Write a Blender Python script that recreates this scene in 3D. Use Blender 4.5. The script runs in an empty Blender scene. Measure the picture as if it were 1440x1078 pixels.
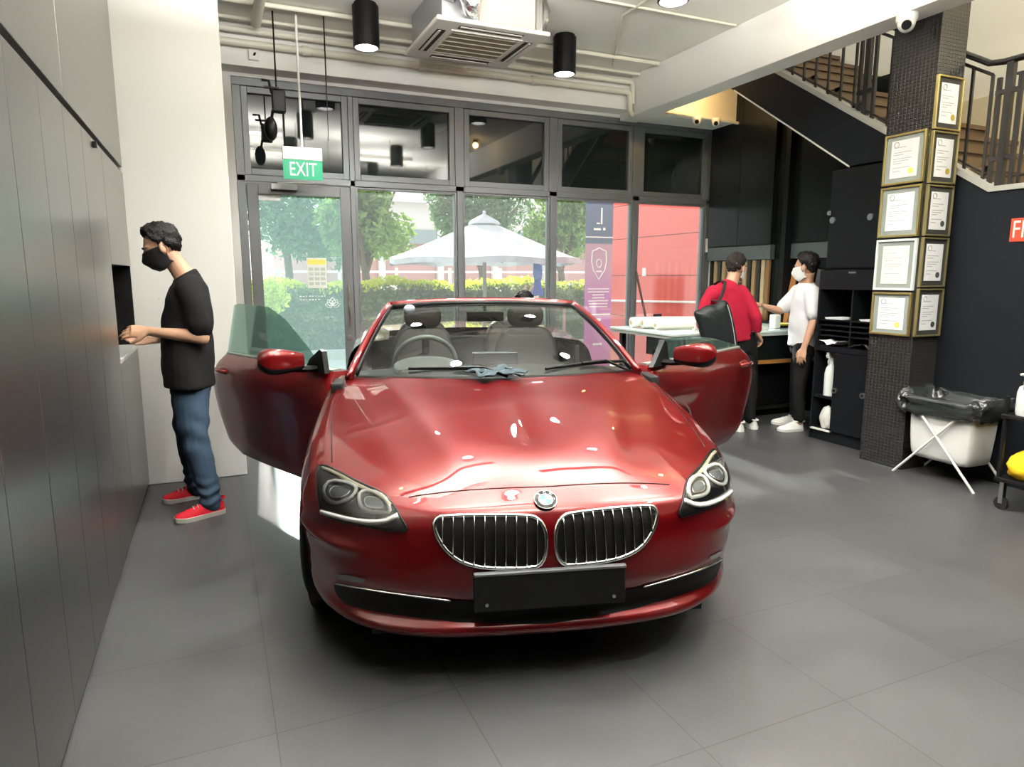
import bpy, bmesh, math, random
import numpy as np
from mathutils import Vector, Matrix, Euler
from mathutils.bvhtree import BVHTree
from mathutils.geometry import delaunay_2d_cdt
random.seed(7)
scn = bpy.context.scene
COL = scn.collection
PI = math.pi
V = Vector

# ------------------------------------------------------------------ camera
FPX, CAMH, YAW, PITCH = 950.0, 1.45, math.radians(23.6), math.radians(9.03)
cd = bpy.data.cameras.new('camera'); cam = bpy.data.objects.new('camera', cd); COL.objects.link(cam)
cd.sensor_width = 36; cd.lens = FPX / 1440 * 36; cd.clip_start = .05; cd.clip_end = 500
cam.location = (0, 0, CAMH); cam.rotation_euler = (PI/2 - PITCH, 0, -YAW)
scn.camera = cam
_fw = V((math.sin(YAW)*math.cos(PITCH), math.cos(YAW)*math.cos(PITCH), -math.sin(PITCH)))
_rt = V((math.cos(YAW), -math.sin(YAW), 0)); _up = _rt.cross(_fw)
def pray(px, py): return (_fw + _rt*((px-720)/FPX) - _up*((py-539)/FPX))

# ------------------------------------------------------------------ materials
def mat(name, col, rough=.5, metal=0., spec=.5, coat=0., bump=0., bscale=60., var=0., vscale=4., emit=None, estr=0., alpha=1., sheen=0., trans=0., ior=1.45, coatr=.03):
    m = bpy.data.materials.new(name); m.use_nodes = True
    if spec == .5 and (rough >= .6 or max(col) < .013): spec = .15
    nt = m.node_tree; b = nt.nodes['Principled BSDF']
    c4 = (*col, 1)
    b.inputs['Base Color'].default_value = c4
    b.inputs['Roughness'].default_value = rough; b.inputs['Metallic'].default_value = metal
    b.inputs['Specular IOR Level'].default_value = spec; b.inputs['IOR'].default_value = ior
    b.inputs['Coat Weight'].default_value = coat; b.inputs['Coat Roughness'].default_value = coatr
    b.inputs['Transmission Weight'].default_value = trans
    b.inputs['Sheen Weight'].default_value = sheen
    if emit: b.inputs['Emission Color'].default_value = (*emit, 1); b.inputs['Emission Strength'].default_value = estr
    if bump or var:
        tc = nt.nodes.new('ShaderNodeTexCoord')
    if bump:
        n = nt.nodes.new('ShaderNodeTexNoise'); n.inputs['Scale'].default_value = bscale; n.inputs['Detail'].default_value = 3
        bp = nt.nodes.new('ShaderNodeBump'); bp.inputs['Strength'].default_value = bump; bp.inputs['Distance'].default_value = .01
        nt.links.new(tc.outputs['Object'], n.inputs['Vector']); nt.links.new(n.outputs['Fac'], bp.inputs['Height']); nt.links.new(bp.outputs['Normal'], b.inputs['Normal'])
    if var:
        n2 = nt.nodes.new('ShaderNodeTexNoise'); n2.inputs['Scale'].default_value = vscale; n2.inputs['Detail'].default_value = 5
        nt.links.new(tc.outputs['Object'], n2.inputs['Vector'])
        mx = nt.nodes.new('ShaderNodeMix'); mx.data_type = 'RGBA'
        mx.inputs['A'].default_value = tuple(max(0, c*(1-var)) for c in col) + (1,); mx.inputs['B'].default_value = tuple(min(1, c*(1+var)) for c in col) + (1,)
        nt.links.new(n2.outputs['Fac'], mx.inputs['Factor']); nt.links.new(mx.outputs['Result'], b.inputs['Base Color'])
    return m

def glass_mat(name, tint=(1,1,1), refl=.08, haze=.05, hcol=(.9,.95,.97), rough=.0):
    """thin pane: clear transmission + mirror reflection + a little translucent haze"""
    m = bpy.data.materials.new(name); m.use_nodes = True; nt = m.node_tree; nt.nodes.clear()
    out = nt.nodes.new('ShaderNodeOutputMaterial')
    tr = nt.nodes.new('ShaderNodeBsdfTransparent'); tr.inputs['Color'].default_value = (*tint, 1)
    gl = nt.nodes.new('ShaderNodeBsdfGlossy'); gl.inputs['Roughness'].default_value = rough
    fr = nt.nodes.new('ShaderNodeFresnel'); fr.inputs['IOR'].default_value = 1.45
    mul = nt.nodes.new('ShaderNodeMath'); mul.operation = 'MULTIPLY'; mul.inputs[1].default_value = refl/.04; mul.use_clamp = True
    nt.links.new(fr.outputs['Fac'], mul.inputs[0])
    m1 = nt.nodes.new('ShaderNodeMixShader'); nt.links.new(mul.outputs[0], m1.inputs[0])
    df = nt.nodes.new('ShaderNodeBsdfTranslucent'); df.inputs['Color'].default_value = (*hcol, 1)
    m0 = nt.nodes.new('ShaderNodeMixShader'); m0.inputs[0].default_value = haze
    nt.links.new(tr.outputs[0], m0.inputs[1]); nt.links.new(df.outputs[0], m0.inputs[2])
    nt.links.new(m0.outputs[0], m1.inputs[1]); nt.links.new(gl.outputs[0], m1.inputs[2])
    nt.links.new(m1.outputs[0], out.inputs['Surface'])
    return m

# ------------------------------------------------------------------ objects
WM = {}
def wm(o): return WM.get(o.name, Matrix.Identity(4)) if o else Matrix.Identity(4)
def tag(o, label=None, cat=None, group=None, kind=None):
    if label: o['label'] = label
    if cat: o['category'] = cat
    if group: o['group'] = group
    if kind: o['kind'] = kind
    return o
def thing(name, label, cat, loc=(0,0,0), rz=0, group=None, kind=None):
    o = bpy.data.objects.new(name, None); COL.objects.link(o)
    o.empty_display_size = .1; o.location = loc; o.rotation_euler = (0,0,rz)
    WM[o.name] = Matrix.Translation(loc) @ Matrix.Rotation(rz, 4, 'Z')
    return tag(o, label, cat, group, kind)

class MB:
    def __init__(s): s.v = []; s.f = []; s.mi = []; s.cur = 0
    def add(s, vs, fs):
        b = len(s.v); s.v += [tuple(p) for p in vs]
        for f in fs: s.f.append(tuple(i+b for i in f)); s.mi.append(s.cur)
        return s
    def box(s, lo, hi, M=None):
        (a,b,c),(d,e,f) = lo, hi
        vs = [V(p) for p in ((a,b,c),(d,b,c),(d,e,c),(a,e,c),(a,b,f),(d,b,f),(d,e,f),(a,e,f))]
        if M is not None: vs = [M @ p for p in vs]
        return s.add(vs, [(3,2,1,0),(4,5,6,7),(0,1,5,4),(1,2,6,5),(2,3,7,6),(3,0,4,7)])
    def tube(s, pts, r, seg=10, cap=True, closed=False, up=None, r2=None):
        pts = [V(p) for p in pts]; n = len(pts)
        rs = r if isinstance(r, list) else [r]*n
        rings = []; prev = None
        for i, p in enumerate(pts):
            if closed: t = pts[(i+1) % n] - pts[i-1]
            else: t = pts[min(i+1, n-1)] - pts[max(i-1, 0)]
            t.normalize()
            ref = up and V(up) or prev or (V((0,0,1)) if abs(t.z) < .9 else V((1,0,0)))
            a = ref - t*ref.dot(t)
            if a.length < 1e-5: a = V((0,1,0)) - t*t.y
            a.normalize(); prev = a; b = t.cross(a)
            ra = rs[i] if not isinstance(rs[i], tuple) else rs[i][0]; rb = rs[i] if not isinstance(rs[i], tuple) else rs[i][1]
            rings.append([p + a*(ra*math.cos(k*2*PI/seg)) + b*(rb*math.sin(k*2*PI/seg)) for k in range(seg)])
        return s.loft(rings, cap=cap and not closed, closed=closed)
    def loft(s, rings, cap=True, closed=False, cap0=True, cap1=True):
        m = len(rings[0]); n = len(rings); vs = [p for r in rings for p in r]; fs = []
        for i in range(n if closed else n-1):
            j = (i+1) % n
            for k in range(m):
                l = (k+1) % m; fs.append((i*m+k, i*m+l, j*m+l, j*m+k))
        if cap and cap0: fs.append(tuple(range(m-1, -1, -1)))
        if cap and cap1: fs.append(tuple((n-1)*m+k for k in range(m)))
        return s.add(vs, fs)
    def cyl(s, a, b, r, r1=None, seg=16): return s.tube([a, b], [r, r if r1 is None else r1], seg)
    def lathe(s, prof, c=(0,0,0), seg=24, M=None):
        rings = [[V((r*math.cos(k*2*PI/seg), r*math.sin(k*2*PI/seg), z)) for k in range(seg)] for r, z in prof]
        T = Matrix.Translation(c) @ (M if M is not None else Matrix.Identity(4))
        return s.loft([[T @ p for p in r] for r in rings], cap0=prof[0][0] < .0245, cap1=prof[-1][0] < .0245)
    def ell(s, c, rad, M=None, nu=16, nv=10):
        prof = [(max(1e-3, math.sin(PI*i/nv)), -math.cos(PI*i/nv)) for i in range(nv+1)]
        S = (M if M is not None else Matrix.Identity(4)) @ Matrix.Diagonal((*rad, 1))
        return s.lathe(prof, c, nu, S)
    def prism(s, poly, fn, d0, d1):
        """poly: 2d outline, fn(a, b, d) -> 3d point"""
        n = len(poly); vs = [fn(a, b, d0) for a, b in poly] + [fn(a, b, d1) for a, b in poly]
        fs = [tuple(range(n-1, -1, -1)), tuple(range(n, 2*n))] + [(i, (i+1) % n, n+(i+1) % n, n+i) for i in range(n)]
        return s.add(vs, fs)
    def grid(s, P, flip=False):
        n, m = len(P), len(P[0]); vs = [p for r in P for p in r]
        fs = [(i*m+j, (i+1)*m+j, (i+1)*m+j+1, i*m+j+1) for i in range(n-1) for j in range(m-1)]
        if flip: fs = [f[::-1] for f in fs]
        return s.add(vs, fs)
    def build(s, name, m, parent=None, smooth=False, bevel=0, local=False, seg=2, sub=0, recalc=True, angle=40):
        me = bpy.data.meshes.new(name)
        vs = s.v
        if parent is not None and not local:
            inv = wm(parent).inverted(); vs = [tuple(inv @ V(p)) for p in vs]
        me.from_pydata(vs, [], s.f); me.validate(clean_customdata=False)
        for x in (m if isinstance(m, (list, tuple)) else [m]): me.materials.append(x)
        if any(s.mi) and len(me.polygons) == len(s.mi): me.polygons.foreach_set('material_index', s.mi)
        if recalc:
            bm = bmesh.new(); bm.from_mesh(me); bmesh.ops.recalc_face_normals(bm, faces=bm.faces); bm.to_mesh(me); bm.free()
        me.polygons.foreach_set('use_smooth', [bool(smooth)]*len(me.polygons))
        if smooth and angle < 180:
            me.set_sharp_from_angle(angle=math.radians(angle))
        me.update()
        o = bpy.data.objects.new(name, me); COL.objects.link(o)
        if parent is not None:
            o.parent = parent; WM[o.name] = wm(parent)
        if bevel:
            b = o.modifiers.new('bevel', 'BEVEL'); b.width = bevel; b.segments = seg; b.limit_method = 'ANGLE'; b.angle_limit = math.radians(35)
        if sub:
            q = o.modifiers.new('sub', 'SUBSURF'); q.levels = sub; q.render_levels = sub
        return o
def B(lo, hi, M=None): return MB().box(lo, hi, M)
def struct(name, mb, m, parent=None, **k):
    o = mb.build(name, m, parent, **k)
    if parent is None: o['kind'] = 'structure'
    return o
def text_mb(txt, size, M, depth=.002, align='CENTER', sx=1., bold=0.):
    cu = bpy.data.curves.new('lettering', 'FONT'); cu.body = txt; cu.size = size; cu.extrude = depth; cu.align_x = align; cu.align_y = 'CENTER'; cu.offset = bold
    cu.resolution_u = 4
    o = bpy.data.objects.new('lettering', cu); COL.objects.link(o)
    dg = bpy.context.evaluated_depsgraph_get(); me = o.evaluated_get(dg).to_mesh()
    S = M @ Matrix.Diagonal((sx, 1, 1, 1))
    mb = MB(); mb.add([S @ v.co for v in me.vertices], [tuple(p.vertices) for p in me.polygons])
    o.evaluated_get(dg).to_mesh_clear(); bpy.data.objects.remove(o); bpy.data.curves.remove(cu)
    return mb
def face_M(origin, right, up):
    r = V(right).normalized(); u = V(up).normalized(); n = r.cross(u)
    return Matrix(((r.x,u.x,n.x,origin[0]),(r.y,u.y,n.y,origin[1]),(r.z,u.z,n.z,origin[2]),(0,0,0,1)))
def copy_tree(o, parent=None):
    c = o.copy(); COL.objects.link(c)
    if parent is not None: c.parent = parent
    for ch in list(o.children): copy_tree(ch, c)
    return c
def cr(xs, ys, x):
    """smooth monotone-ish cubic through control points"""
    xs = np.asarray(xs, float); ys = np.asarray(ys, float); x = np.asarray(x, float)
    h = np.diff(xs); d = np.diff(ys)/h; m = np.empty_like(ys)
    m[1:-1] = (d[:-1]*h[1:] + d[1:]*h[:-1])/(h[:-1]+h[1:]); m[0] = d[0]; m[-1] = d[-1]
    i = np.clip(np.searchsorted(xs, x, side='right')-1, 0, len(h)-1); t = np.clip((x-xs[i])/h[i], 0, 1); t2 = t*t; t3 = t2*t
    return (2*t3-3*t2+1)*ys[i] + (t3-2*t2+t)*h[i]*m[i] + (-2*t3+3*t2)*ys[i+1] + (t3-t2)*h[i]*m[i+1]

# shared materials
white_paint = mat('white_paint', (.85,.845,.81), .55, bump=.05, bscale=90, var=.03, vscale=1.5)
ceil_paint = mat('ceiling_paint', (.83,.83,.76), .6, bump=.05, bscale=70, var=.04, vscale=1.2)
black_paint = mat('black_paint', (.006,.0065,.008), .45, bump=.06, bscale=120)
black_gloss = mat('black_gloss', (.006,.008,.008), .22, spec=.3, bump=.01, bscale=20)
black_plastic = mat('black_plastic', (.006,.006,.0065), .35)
black_rubber = mat('black_rubber', (.012,.012,.012), .7, bump=.1, bscale=80)
alu = mat('grey_aluminium', (.15,.16,.17), .4, metal=.3, spec=.5)
chrome = mat('chrome', (.82,.82,.8), .09, metal=1)
steel = mat('brushed_steel', (.55,.55,.55), .28, metal=1)
white_plastic = mat('white_plastic', (.78,.78,.74), .35)
cream_pipe = mat('cream_pipe_paint', (.72,.70,.58), .4)
paper = mat('white_paper', (.80,.81,.83), .6)
gold = mat('gold_frame', (.62,.50,.20), .28, metal=.9)
# ================================================================== SETTING
def floor_mat():
    m = bpy.data.materials.new('slate_floor_tiles'); m.use_nodes = True; nt = m.node_tree; b = nt.nodes['Principled BSDF']
    N = nt.nodes.new; L = nt.links.new
    tc = N('ShaderNodeTexCoord'); mp = N('ShaderNodeMapping'); mp.inputs['Location'].default_value = (-1.305+.605*8, -1.5+.605*14, 0)
    L(tc.outputs['Object'], mp.inputs['Vector'])
    br = N('ShaderNodeTexBrick'); br.offset = 0; br.squash = 1
    br.inputs['Scale'].default_value = 1; br.inputs['Brick Width'].default_value = .605; br.inputs['Row Height'].default_value = .605
    br.inputs['Mortar Size'].default_value = .0022; br.inputs['Mortar Smooth'].default_value = .2; br.inputs['Bias'].default_value = 0
    br.inputs['Color1'].default_value = (.036,.037,.039,1); br.inputs['Color2'].default_value = (.043,.044,.046,1); br.inputs['Mortar'].default_value = (.015,.015,.015,1)
    L(mp.outputs[0], br.inputs['Vector'])
    n1 = N('ShaderNodeTexNoise'); n1.inputs['Scale'].default_value = 1.6; n1.inputs['Detail'].default_value = 7; n1.inputs['Roughness'].default_value = .65
    L(tc.outputs['Object'], n1.inputs['Vector'])
    n2 = N('ShaderNodeTexNoise'); n2.inputs['Scale'].default_value = 160; n2.inputs['Detail'].default_value = 2
    L(tc.outputs['Object'], n2.inputs['Vector'])
    rmp = N('ShaderNodeValToRGB'); rmp.color_ramp.elements[0].position = .3; rmp.color_ramp.elements[1].position = .75
    rmp.color_ramp.elements[0].color = (.82,.82,.82,1); rmp.color_ramp.elements[1].color = (1.2,1.2,1.2,1)
    L(n1.outputs['Fac'], rmp.inputs['Fac'])
    mx = N('ShaderNodeMix'); mx.data_type = 'RGBA'; mx.blend_type = 'MULTIPLY'; mx.inputs['Factor'].default_value = 1
    L(br.outputs['Color'], mx.inputs['A']); L(rmp.outputs['Color'], mx.inputs['B'])
    mx2 = N('ShaderNodeMix'); mx2.data_type = 'RGBA'; mx2.blend_type = 'OVERLAY'; mx2.inputs['Factor'].default_value = .25
    L(mx.outputs['Result'], mx2.inputs['A']); L(n2.outputs['Color'], mx2.inputs['B']); L(mx2.outputs['Result'], b.inputs['Base Color'])
    r2 = N('ShaderNodeMapRange'); r2.inputs['To Min'].default_value = .33; r2.inputs['To Max'].default_value = .5
    L(n1.outputs['Fac'], r2.inputs['Value']); L(r2.outputs['Result'], b.inputs['Roughness'])
    bp = N('ShaderNodeBump'); bp.inputs['Strength'].default_value = .12; bp.inputs['Distance'].default_value = .004
    L(n2.outputs['Fac'], bp.inputs['Height']); L(bp.outputs['Normal'], b.inputs['Normal'])
    b.inputs['Specular IOR Level'].default_value = .5
    return m
struct('floor', B((-1.1,-6.2,-.12),(6.35,7.12,0)), floor_mat())
struct('ceiling', B((-1.1,-6.2,3.67),(4.68,7.25,3.8)), ceil_paint)
struct('ceiling_stairwell', B((4.5,-6.2,5.2),(6.5,7.25,5.3)), ceil_paint)
wl = struct('wall_left', B((-1.15,-6.2,0),(-1.02,7.25,3.67)), black_paint)
struct('wall_corner', B((-1.02,5.21,0),(.14,5.62,3.67)), mat('pale_grey_white_paint', (.70,.695,.68), .55, bump=.05, bscale=90, var=.03, vscale=1.5), bevel=.006)
struct('wall_behind', B((-1.1,-6.3,0),(6.35,-6.2,3.67)), mat('dark_wall', (.02,.02,.02), .6))
bw = MB(); bw.box((-1.02,7.05,0),(.26,7.25,3.67)); bw.box((.26,7.05,3.27),(6.0,7.25,5.2))
bw.box((5.86,7.05,0),(6.4,7.25,5.2))
struct('wall_back', bw, white_paint)
struct('trim_1', B((.14,6.82,3.30),(4.68,7.05,3.67)), white_paint, bevel=.005)           # lintel beam over the windows
struct('trim_2', B((4.45,-6.2,3.23),(4.68,7.05,3.67)), white_paint, bevel=.006)          # long ceiling beam
struct('trim_3', B((4.68,6.62,3.24),(5.98,7.05,3.67)), white_paint, bevel=.005)          # box soffit behind the beam
# right wall with the stair stringer
rw = MB(); fx = lambda a, b, d: (d, a, b)
rw.prism([(-6.2,0),(3.74,0),(3.74,2.37),(4.32,2.37),(5.765,3.316),(6.6,3.86),(6.6,4.21),(5.17,3.322),(3.126,2.03),(-6.2,2.03)], fx, 5.0, 5.1)
struct('wall_right', rw, mat('black_wall_paint', (.006,.007,.0095), .5, bump=.08, bscale=150))
cap = MB(); cap.prism([(-6.2,2.03),(3.126,2.03),(5.17,3.322),(6.6,4.21),(6.6,4.25),(5.155,3.36),(3.11,2.065),(-6.2,2.065)], fx, 4.985, 5.115)
struct('trim_4', cap, mat('concrete_capping', (.36,.36,.33), .6, var=.1))
wt = MB(); wt.prism([(4.30,2.36),(5.765,3.316),(5.765,3.329),(4.30,2.373)], fx, 4.988, 5.0)
struct('trim_5', wt, white_paint)
struct('wall_stairwell', B((6.3,-6.2,0),(6.42,7.05,5.2)), mat('cream_stair_wall', (.72,.68,.55), .6))
struct('trim_6', B((6.27,-6.2,2.08),(6.3,7.05,3.0)), mat('yellow_dado', (.62,.54,.34), .5), bevel=.004)
struct('wall_right_back', B((5.86,4.46,0),(6.0,7.05,3.3)), black_gloss)
struct('wall_understair', B((5.1,4.44,0),(5.9,4.46,2.3)), black_paint)

# staircase
st = MB(); tread, rise = .27, .1705
stair_m = mat('brown_stair_tile', (.12,.075,.042), .35, var=.25, vscale=6)
st.box((5.1,-6.2,1.90),(6.3,3.2,2.05))
for i in range(14):
    y = 3.2 + i*tread; z = 2.05 + i*rise
    st.box((5.1,y,z-.12),(6.27,y+tread+.02,z+rise)); st.box((5.1,y-.02,z+rise-.03),(6.27,y+.05,z+rise+.004))
o = struct('staircase', st, stair_m)
# railing
rail_m = mat('black_railing_paint', (.014,.013,.013), .3)
rl = thing('stair_railing', 'black metal railing with upright bars along the brown stairs and landing', 'railing', (5.06,3.1,2.065))
hr = MB(); sl = lambda y: 2.065 + max(0, (y-3.126)*.6305)
hr.tube([(5.06,-2,2.90),(5.06,3.15,2.90),(5.06,3.25,2.915),(5.06,4.6,3.74),(5.06,5.9,4.56)], (.022,.032), 10, up=(0,0,1)); hr.build('handrail', rail_m, rl, smooth=True)
tr = MB(); tr.tube([(5.06,3.22,2.83),(5.06,4.6,3.66),(5.06,5.9,4.48)], .011, 6); tr.tube([(5.06,-2,2.80),(5.06,3.06,2.80)], .011, 6)
tr.tube([(5.06,-2,2.13),(5.06,3.06,2.13)], .009, 6); tr.tube([(5.06,3.2,2.16),(5.06,5.6,3.67)], .009, 6)
tr.build('crossbar', rail_m, rl)
def bar(y, top, w=.009, name='baluster'):
    B((5.06-w, y-w, sl(y)-.0), (5.06+w, y+w, top)).build(name, rail_m, rl)
topz = lambda y: 2.80 if y < 3.15 else 2.83 + (y-3.22)*.60
for y in (2.98,2.80,2.62,2.44,2.26): bar(y, topz(y))
for y in (3.22,3.36,3.50,3.9,4.02,4.36,4.50,4.64,4.78,4.92,5.06,5.2,5.34): bar(y, topz(y))
for y, w in ((3.10,.022),(4.24,.022)):
    bar(y, topz(y)+.09, w, 'newel_post')
for y in (4.17,4.31,3.03,3.17): bar(y, topz(y), .013, 'newel_bar')
for y0 in (3.10,4.24):
    for k in (.18,.62):
        B((5.045,y0-.085,sl(y0)+k),(5.075,y0+.085,sl(y0)+k+.03)).build('newel_bracket', rail_m, rl)

# textured pillar
def mosaic():
    m = mat('black_mosaic_tile', (.016,.015,.014), .24, spec=.6); nt = m.node_tree; b = nt.nodes['Principled BSDF']
    tc = nt.nodes.new('ShaderNodeTexCoord'); sep = nt.nodes.new('ShaderNodeSeparateXYZ'); cmb = nt.nodes.new('ShaderNodeCombineXYZ')
    nt.links.new(tc.outputs['Object'], sep.inputs[0]); ad = nt.nodes.new('ShaderNodeMath'); nt.links.new(sep.outputs[0], ad.inputs[0]); nt.links.new(sep.outputs[1], ad.inputs[1])
    nt.links.new(ad.outputs[0], cmb.inputs[0]); nt.links.new(sep.outputs[2], cmb.inputs[1])
    br = nt.nodes.new('ShaderNodeTexBrick'); br.offset = 0; br.inputs['Scale'].default_value = 1; br.inputs['Brick Width'].default_value = .03; br.inputs['Row Height'].default_value = .024; br.inputs['Mortar Size'].default_value = .004; br.inputs['Mortar Smooth'].default_value = .6
    nt.links.new(cmb.outputs[0], br.inputs['Vector'])
    br2 = nt.nodes.new('ShaderNodeTexBrick'); br2.offset = 0; br2.inputs['Scale'].default_value = 1; br2.inputs['Brick Width'].default_value = 3; br2.inputs['Row Height'].default_value = .3; br2.inputs['Mortar Size'].default_value = .004
    nt.links.new(cmb.outputs[0], br2.inputs['Vector'])
    mul = nt.nodes.new('ShaderNodeMath'); mul.operation = 'ADD'; nt.links.new(br.outputs['Fac'], mul.inputs[0]); nt.links.new(br2.outputs['Fac'], mul.inputs[1])
    bp = nt.nodes.new('ShaderNodeBump'); bp.invert = True; bp.inputs['Strength'].default_value = .7; bp.inputs['Distance'].default_value = .006
    nt.links.new(mul.outputs[0], bp.inputs['Height']); nt.links.new(bp.outputs['Normal'], b.inputs['Normal'])
    return m
struct('wall_pillar', B((4.68,3.36,0),(4.96,3.72,3.67)), mosaic())

# ------------------------------------------------------------------ window wall
pane = glass_mat('window_glass', (.93,.97,.96), .05, .02, (.85,.95,.98))  # translucent share paints the camera's veiling glare into the panes
dark_pane = mat('dark_transom_glass', (.010,.014,.014), .03, spec=.42, ior=1.5, coat=.10)
GY = 7.12
def rect_frame(x0, x1, z0, z1, w, y0, y1):
    mb = MB(); mb.box((x0,y0,z0),(x0+w,y1,z1)); mb.box((x1-w,y0,z0),(x1,y1,z1)); mb.box((x0+w,y0,z0),(x1-w,y1,z0+w)); mb.box((x0+w,y0,z1-w),(x1-w,y1,z1)); return mb
fr = MB()
for x, w in ((.30,.075),(1.345,.05)): fr.box((x-w/2,7.08,0),(x+w/2,7.2,3.25))
for x in (2.485,3.605,4.72): fr.box((x-.032,7.08,0),(x+.032,7.2,2.345)); fr.box((x-.05,7.08,2.345),(x+.05,7.2,3.25))
fr.box((5.77,7.08,0),(5.86,7.2,3.25))
fr.box((.26,7.08,2.34),(5.86,7.2,2.40)); fr.box((.26,7.07,3.2),(5.86,7.2,3.285)); fr.box((1.37,7.08,0),(5.77,7.2,.06))
struct('trim_7', fr, alu, bevel=.004)
edges_t = [(.338,1.318),(1.372,2.432),(2.54,3.552),(3.66,4.667),(4.772,5.768)]
for i, (a, b) in enumerate(edges_t):
    w = struct('window_%d' % (i+5), rect_frame(a, b, 2.402, 3.198, .058, 7.085, 7.18), alu, bevel=.004)
    B((a+.05,GY,2.45),(b-.05,GY+.012,3.15)).build('pane', dark_pane, w)
edges_l = [(1.372,2.45),(2.52,3.57),(3.64,4.685),(4.755,5.768)]
for i, (a, b) in enumerate(edges_l):
    w = struct('window_%d' % (i+1), rect_frame(a, b, .062, 2.338, .02, 7.09, 7.17), alu, bevel=.003)
    B((a+.015,GY,.07),(b-.015,GY+.01,2.33)).build('pane', pane, w)
# door
door = struct('door_1', rect_frame(.345,1.315,.01,2.325,.10,7.075,7.135), mat('grey_door_frame', (.125,.13,.135), .4, metal=.3), bevel=.004)
pane_d = glass_mat('door_glass', (.80,.91,.91), .05, .045, (.70,.90,.95))  # stronger milky share, the same glare put into the door pane
B((.43,7.1,.1),(1.225,7.11,2.235)).build('pane', pane_d, door)
hd = MB(); hd.tube([(1.262,7.075,.93),(1.262,7.03,.95),(1.262,7.03,1.35),(1.262,7.075,1.37)], .011, 10); hd.build('pull_handle', chrome, door, smooth=True)
MB().cyl((1.255,7.08,.82),(1.255,7.06,.82),.026,seg=20).build('lock_cylinder', steel, door, smooth=True, bevel=.003)
cl = MB(); cl.box((.56,7.02,2.27),(.80,7.075,2.325)); cl.tube([(.62,7.04,2.335),(.95,6.99,2.338),(1.1,7.06,2.338)], .009, 8); cl.build('door_closer', steel, door, bevel=.004)
stick = mat('white_sticker', (.80,.82,.80), .5)
MB().box((.445,7.094,2.17),(.645,7.0985,2.232)).build('door_sticker', stick, door)
ps = tag(B((.865,7.092,1.33),(1.055,7.0965,1.63)).build('notice_paper', mat('notice_sheet', (.72,.76,.70), .6)), 'white paper notice with a yellow heading stuck on the glass door', 'notice')
yb = B((.872,7.0905,1.565),(1.048,7.0922,1.615)).build('notice_heading', mat('yellow_ink', (.80,.70,.15), .5), ps)
tl = MB()
for r in range(4):
    for c in range(3): tl.box((.878+c*.058,7.0905,1.36+r*.048),(.878+c*.058+.045,7.0922,1.36+r*.048+.030))
tl.build('notice_print', mat('grey_ink', (.45,.52,.48), .5), ps)
# white lotus line decal and two lines of small print
dm = MB()
def outl(pts, r=.0035): dm.tube([(x, 7.094, z) for x, z in pts], r, 5, closed=True)
cx, cz = 1.10, 1.185
for k in range(5):
    a = PI/2 + (k-2)*.72; L_ = .082 if k == 2 else .075
    d = V((math.cos(a), math.sin(a))); n = V((-d.y, d.x))
    pts = [V((cx,cz-.03)) + d*(L_*t) + n*(.030*math.sin(PI*t**.8))*s for s, ts in ((1,(0,.25,.5,.75,1)),(-1,(.75,.5,.25))) for t in ts]
    outl([(p.x, p.y) for p in pts])
for k in range(2):
    for q in range(9 if k == 0 else 7): dm.box((.78-k*.0+q*.03,7.093,1.245-k*.035),(.80+q*.03-.004*(q%3),7.0955,1.255-k*.035))
tag(dm.build('lotus_decal', mat('white_decal', (.85,.88,.86), .5)), 'white outline lotus flower decal and small print on the glass door', 'decal')

# ------------------------------------------------------------------ left wall cabinets
def brushed():
    m = mat('dark_brushed_laminate', (.26,.26,.25), .28, metal=1.); nt = m.node_tree; b = nt.nodes['Principled BSDF']
    tc = nt.nodes.new('ShaderNodeTexCoord'); mp = nt.nodes.new('ShaderNodeMapping'); mp.inputs['Scale'].default_value = (1, 60, 1.2)
    n = nt.nodes.new('ShaderNodeTexNoise'); n.inputs['Scale'].default_value = 6; n.inputs['Detail'].default_value = 4
    nt.links.new(tc.outputs['Object'], mp.inputs[0]); nt.links.new(mp.outputs[0], n.inputs['Vector'])
    mr = nt.nodes.new('ShaderNodeMapRange'); mr.inputs['To Min'].default_value = .25; mr.inputs['To Max'].default_value = .38
    nt.links.new(n.outputs['Fac'], mr.inputs['Value']); nt.links.new(mr.outputs['Result'], b.inputs['Roughness'])
    return m
lam = brushed()
ups = [(-1.2,.3),(.3,1.8),(1.8,3.3),(3.3,5.205)]
lab_u = {2:'upper dark grey wall cabinet nearer the camera, before the seam at left', 3:'upper dark grey wall cabinet beside the white corner wall', 0:'upper dark grey wall cabinet behind the camera', 1:'upper dark grey wall cabinet level with the camera'}
for i, (a, b) in enumerate(ups):
    c = thing('wall_cabinet', lab_u[i], 'cabinet', (-1.0,a,2.16), group='upper cabinets on the left wall')
    B((-1.015,a+.002,2.16),(-.53,b-.002,3.66)).build('cabinet_body', black_plastic, c)
    B((-.529,a+.004,2.15),(-.5,b-.004,3.66)).build('cabinet_door', lam, c, bevel=.0025)
lows = [-.53,-.11,.31,.72,1.14,1.55,1.96,2.405,2.82,3.24,3.66,4.27]
lb = ['third from the front edge of the photo','', '', '', '', '']
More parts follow.
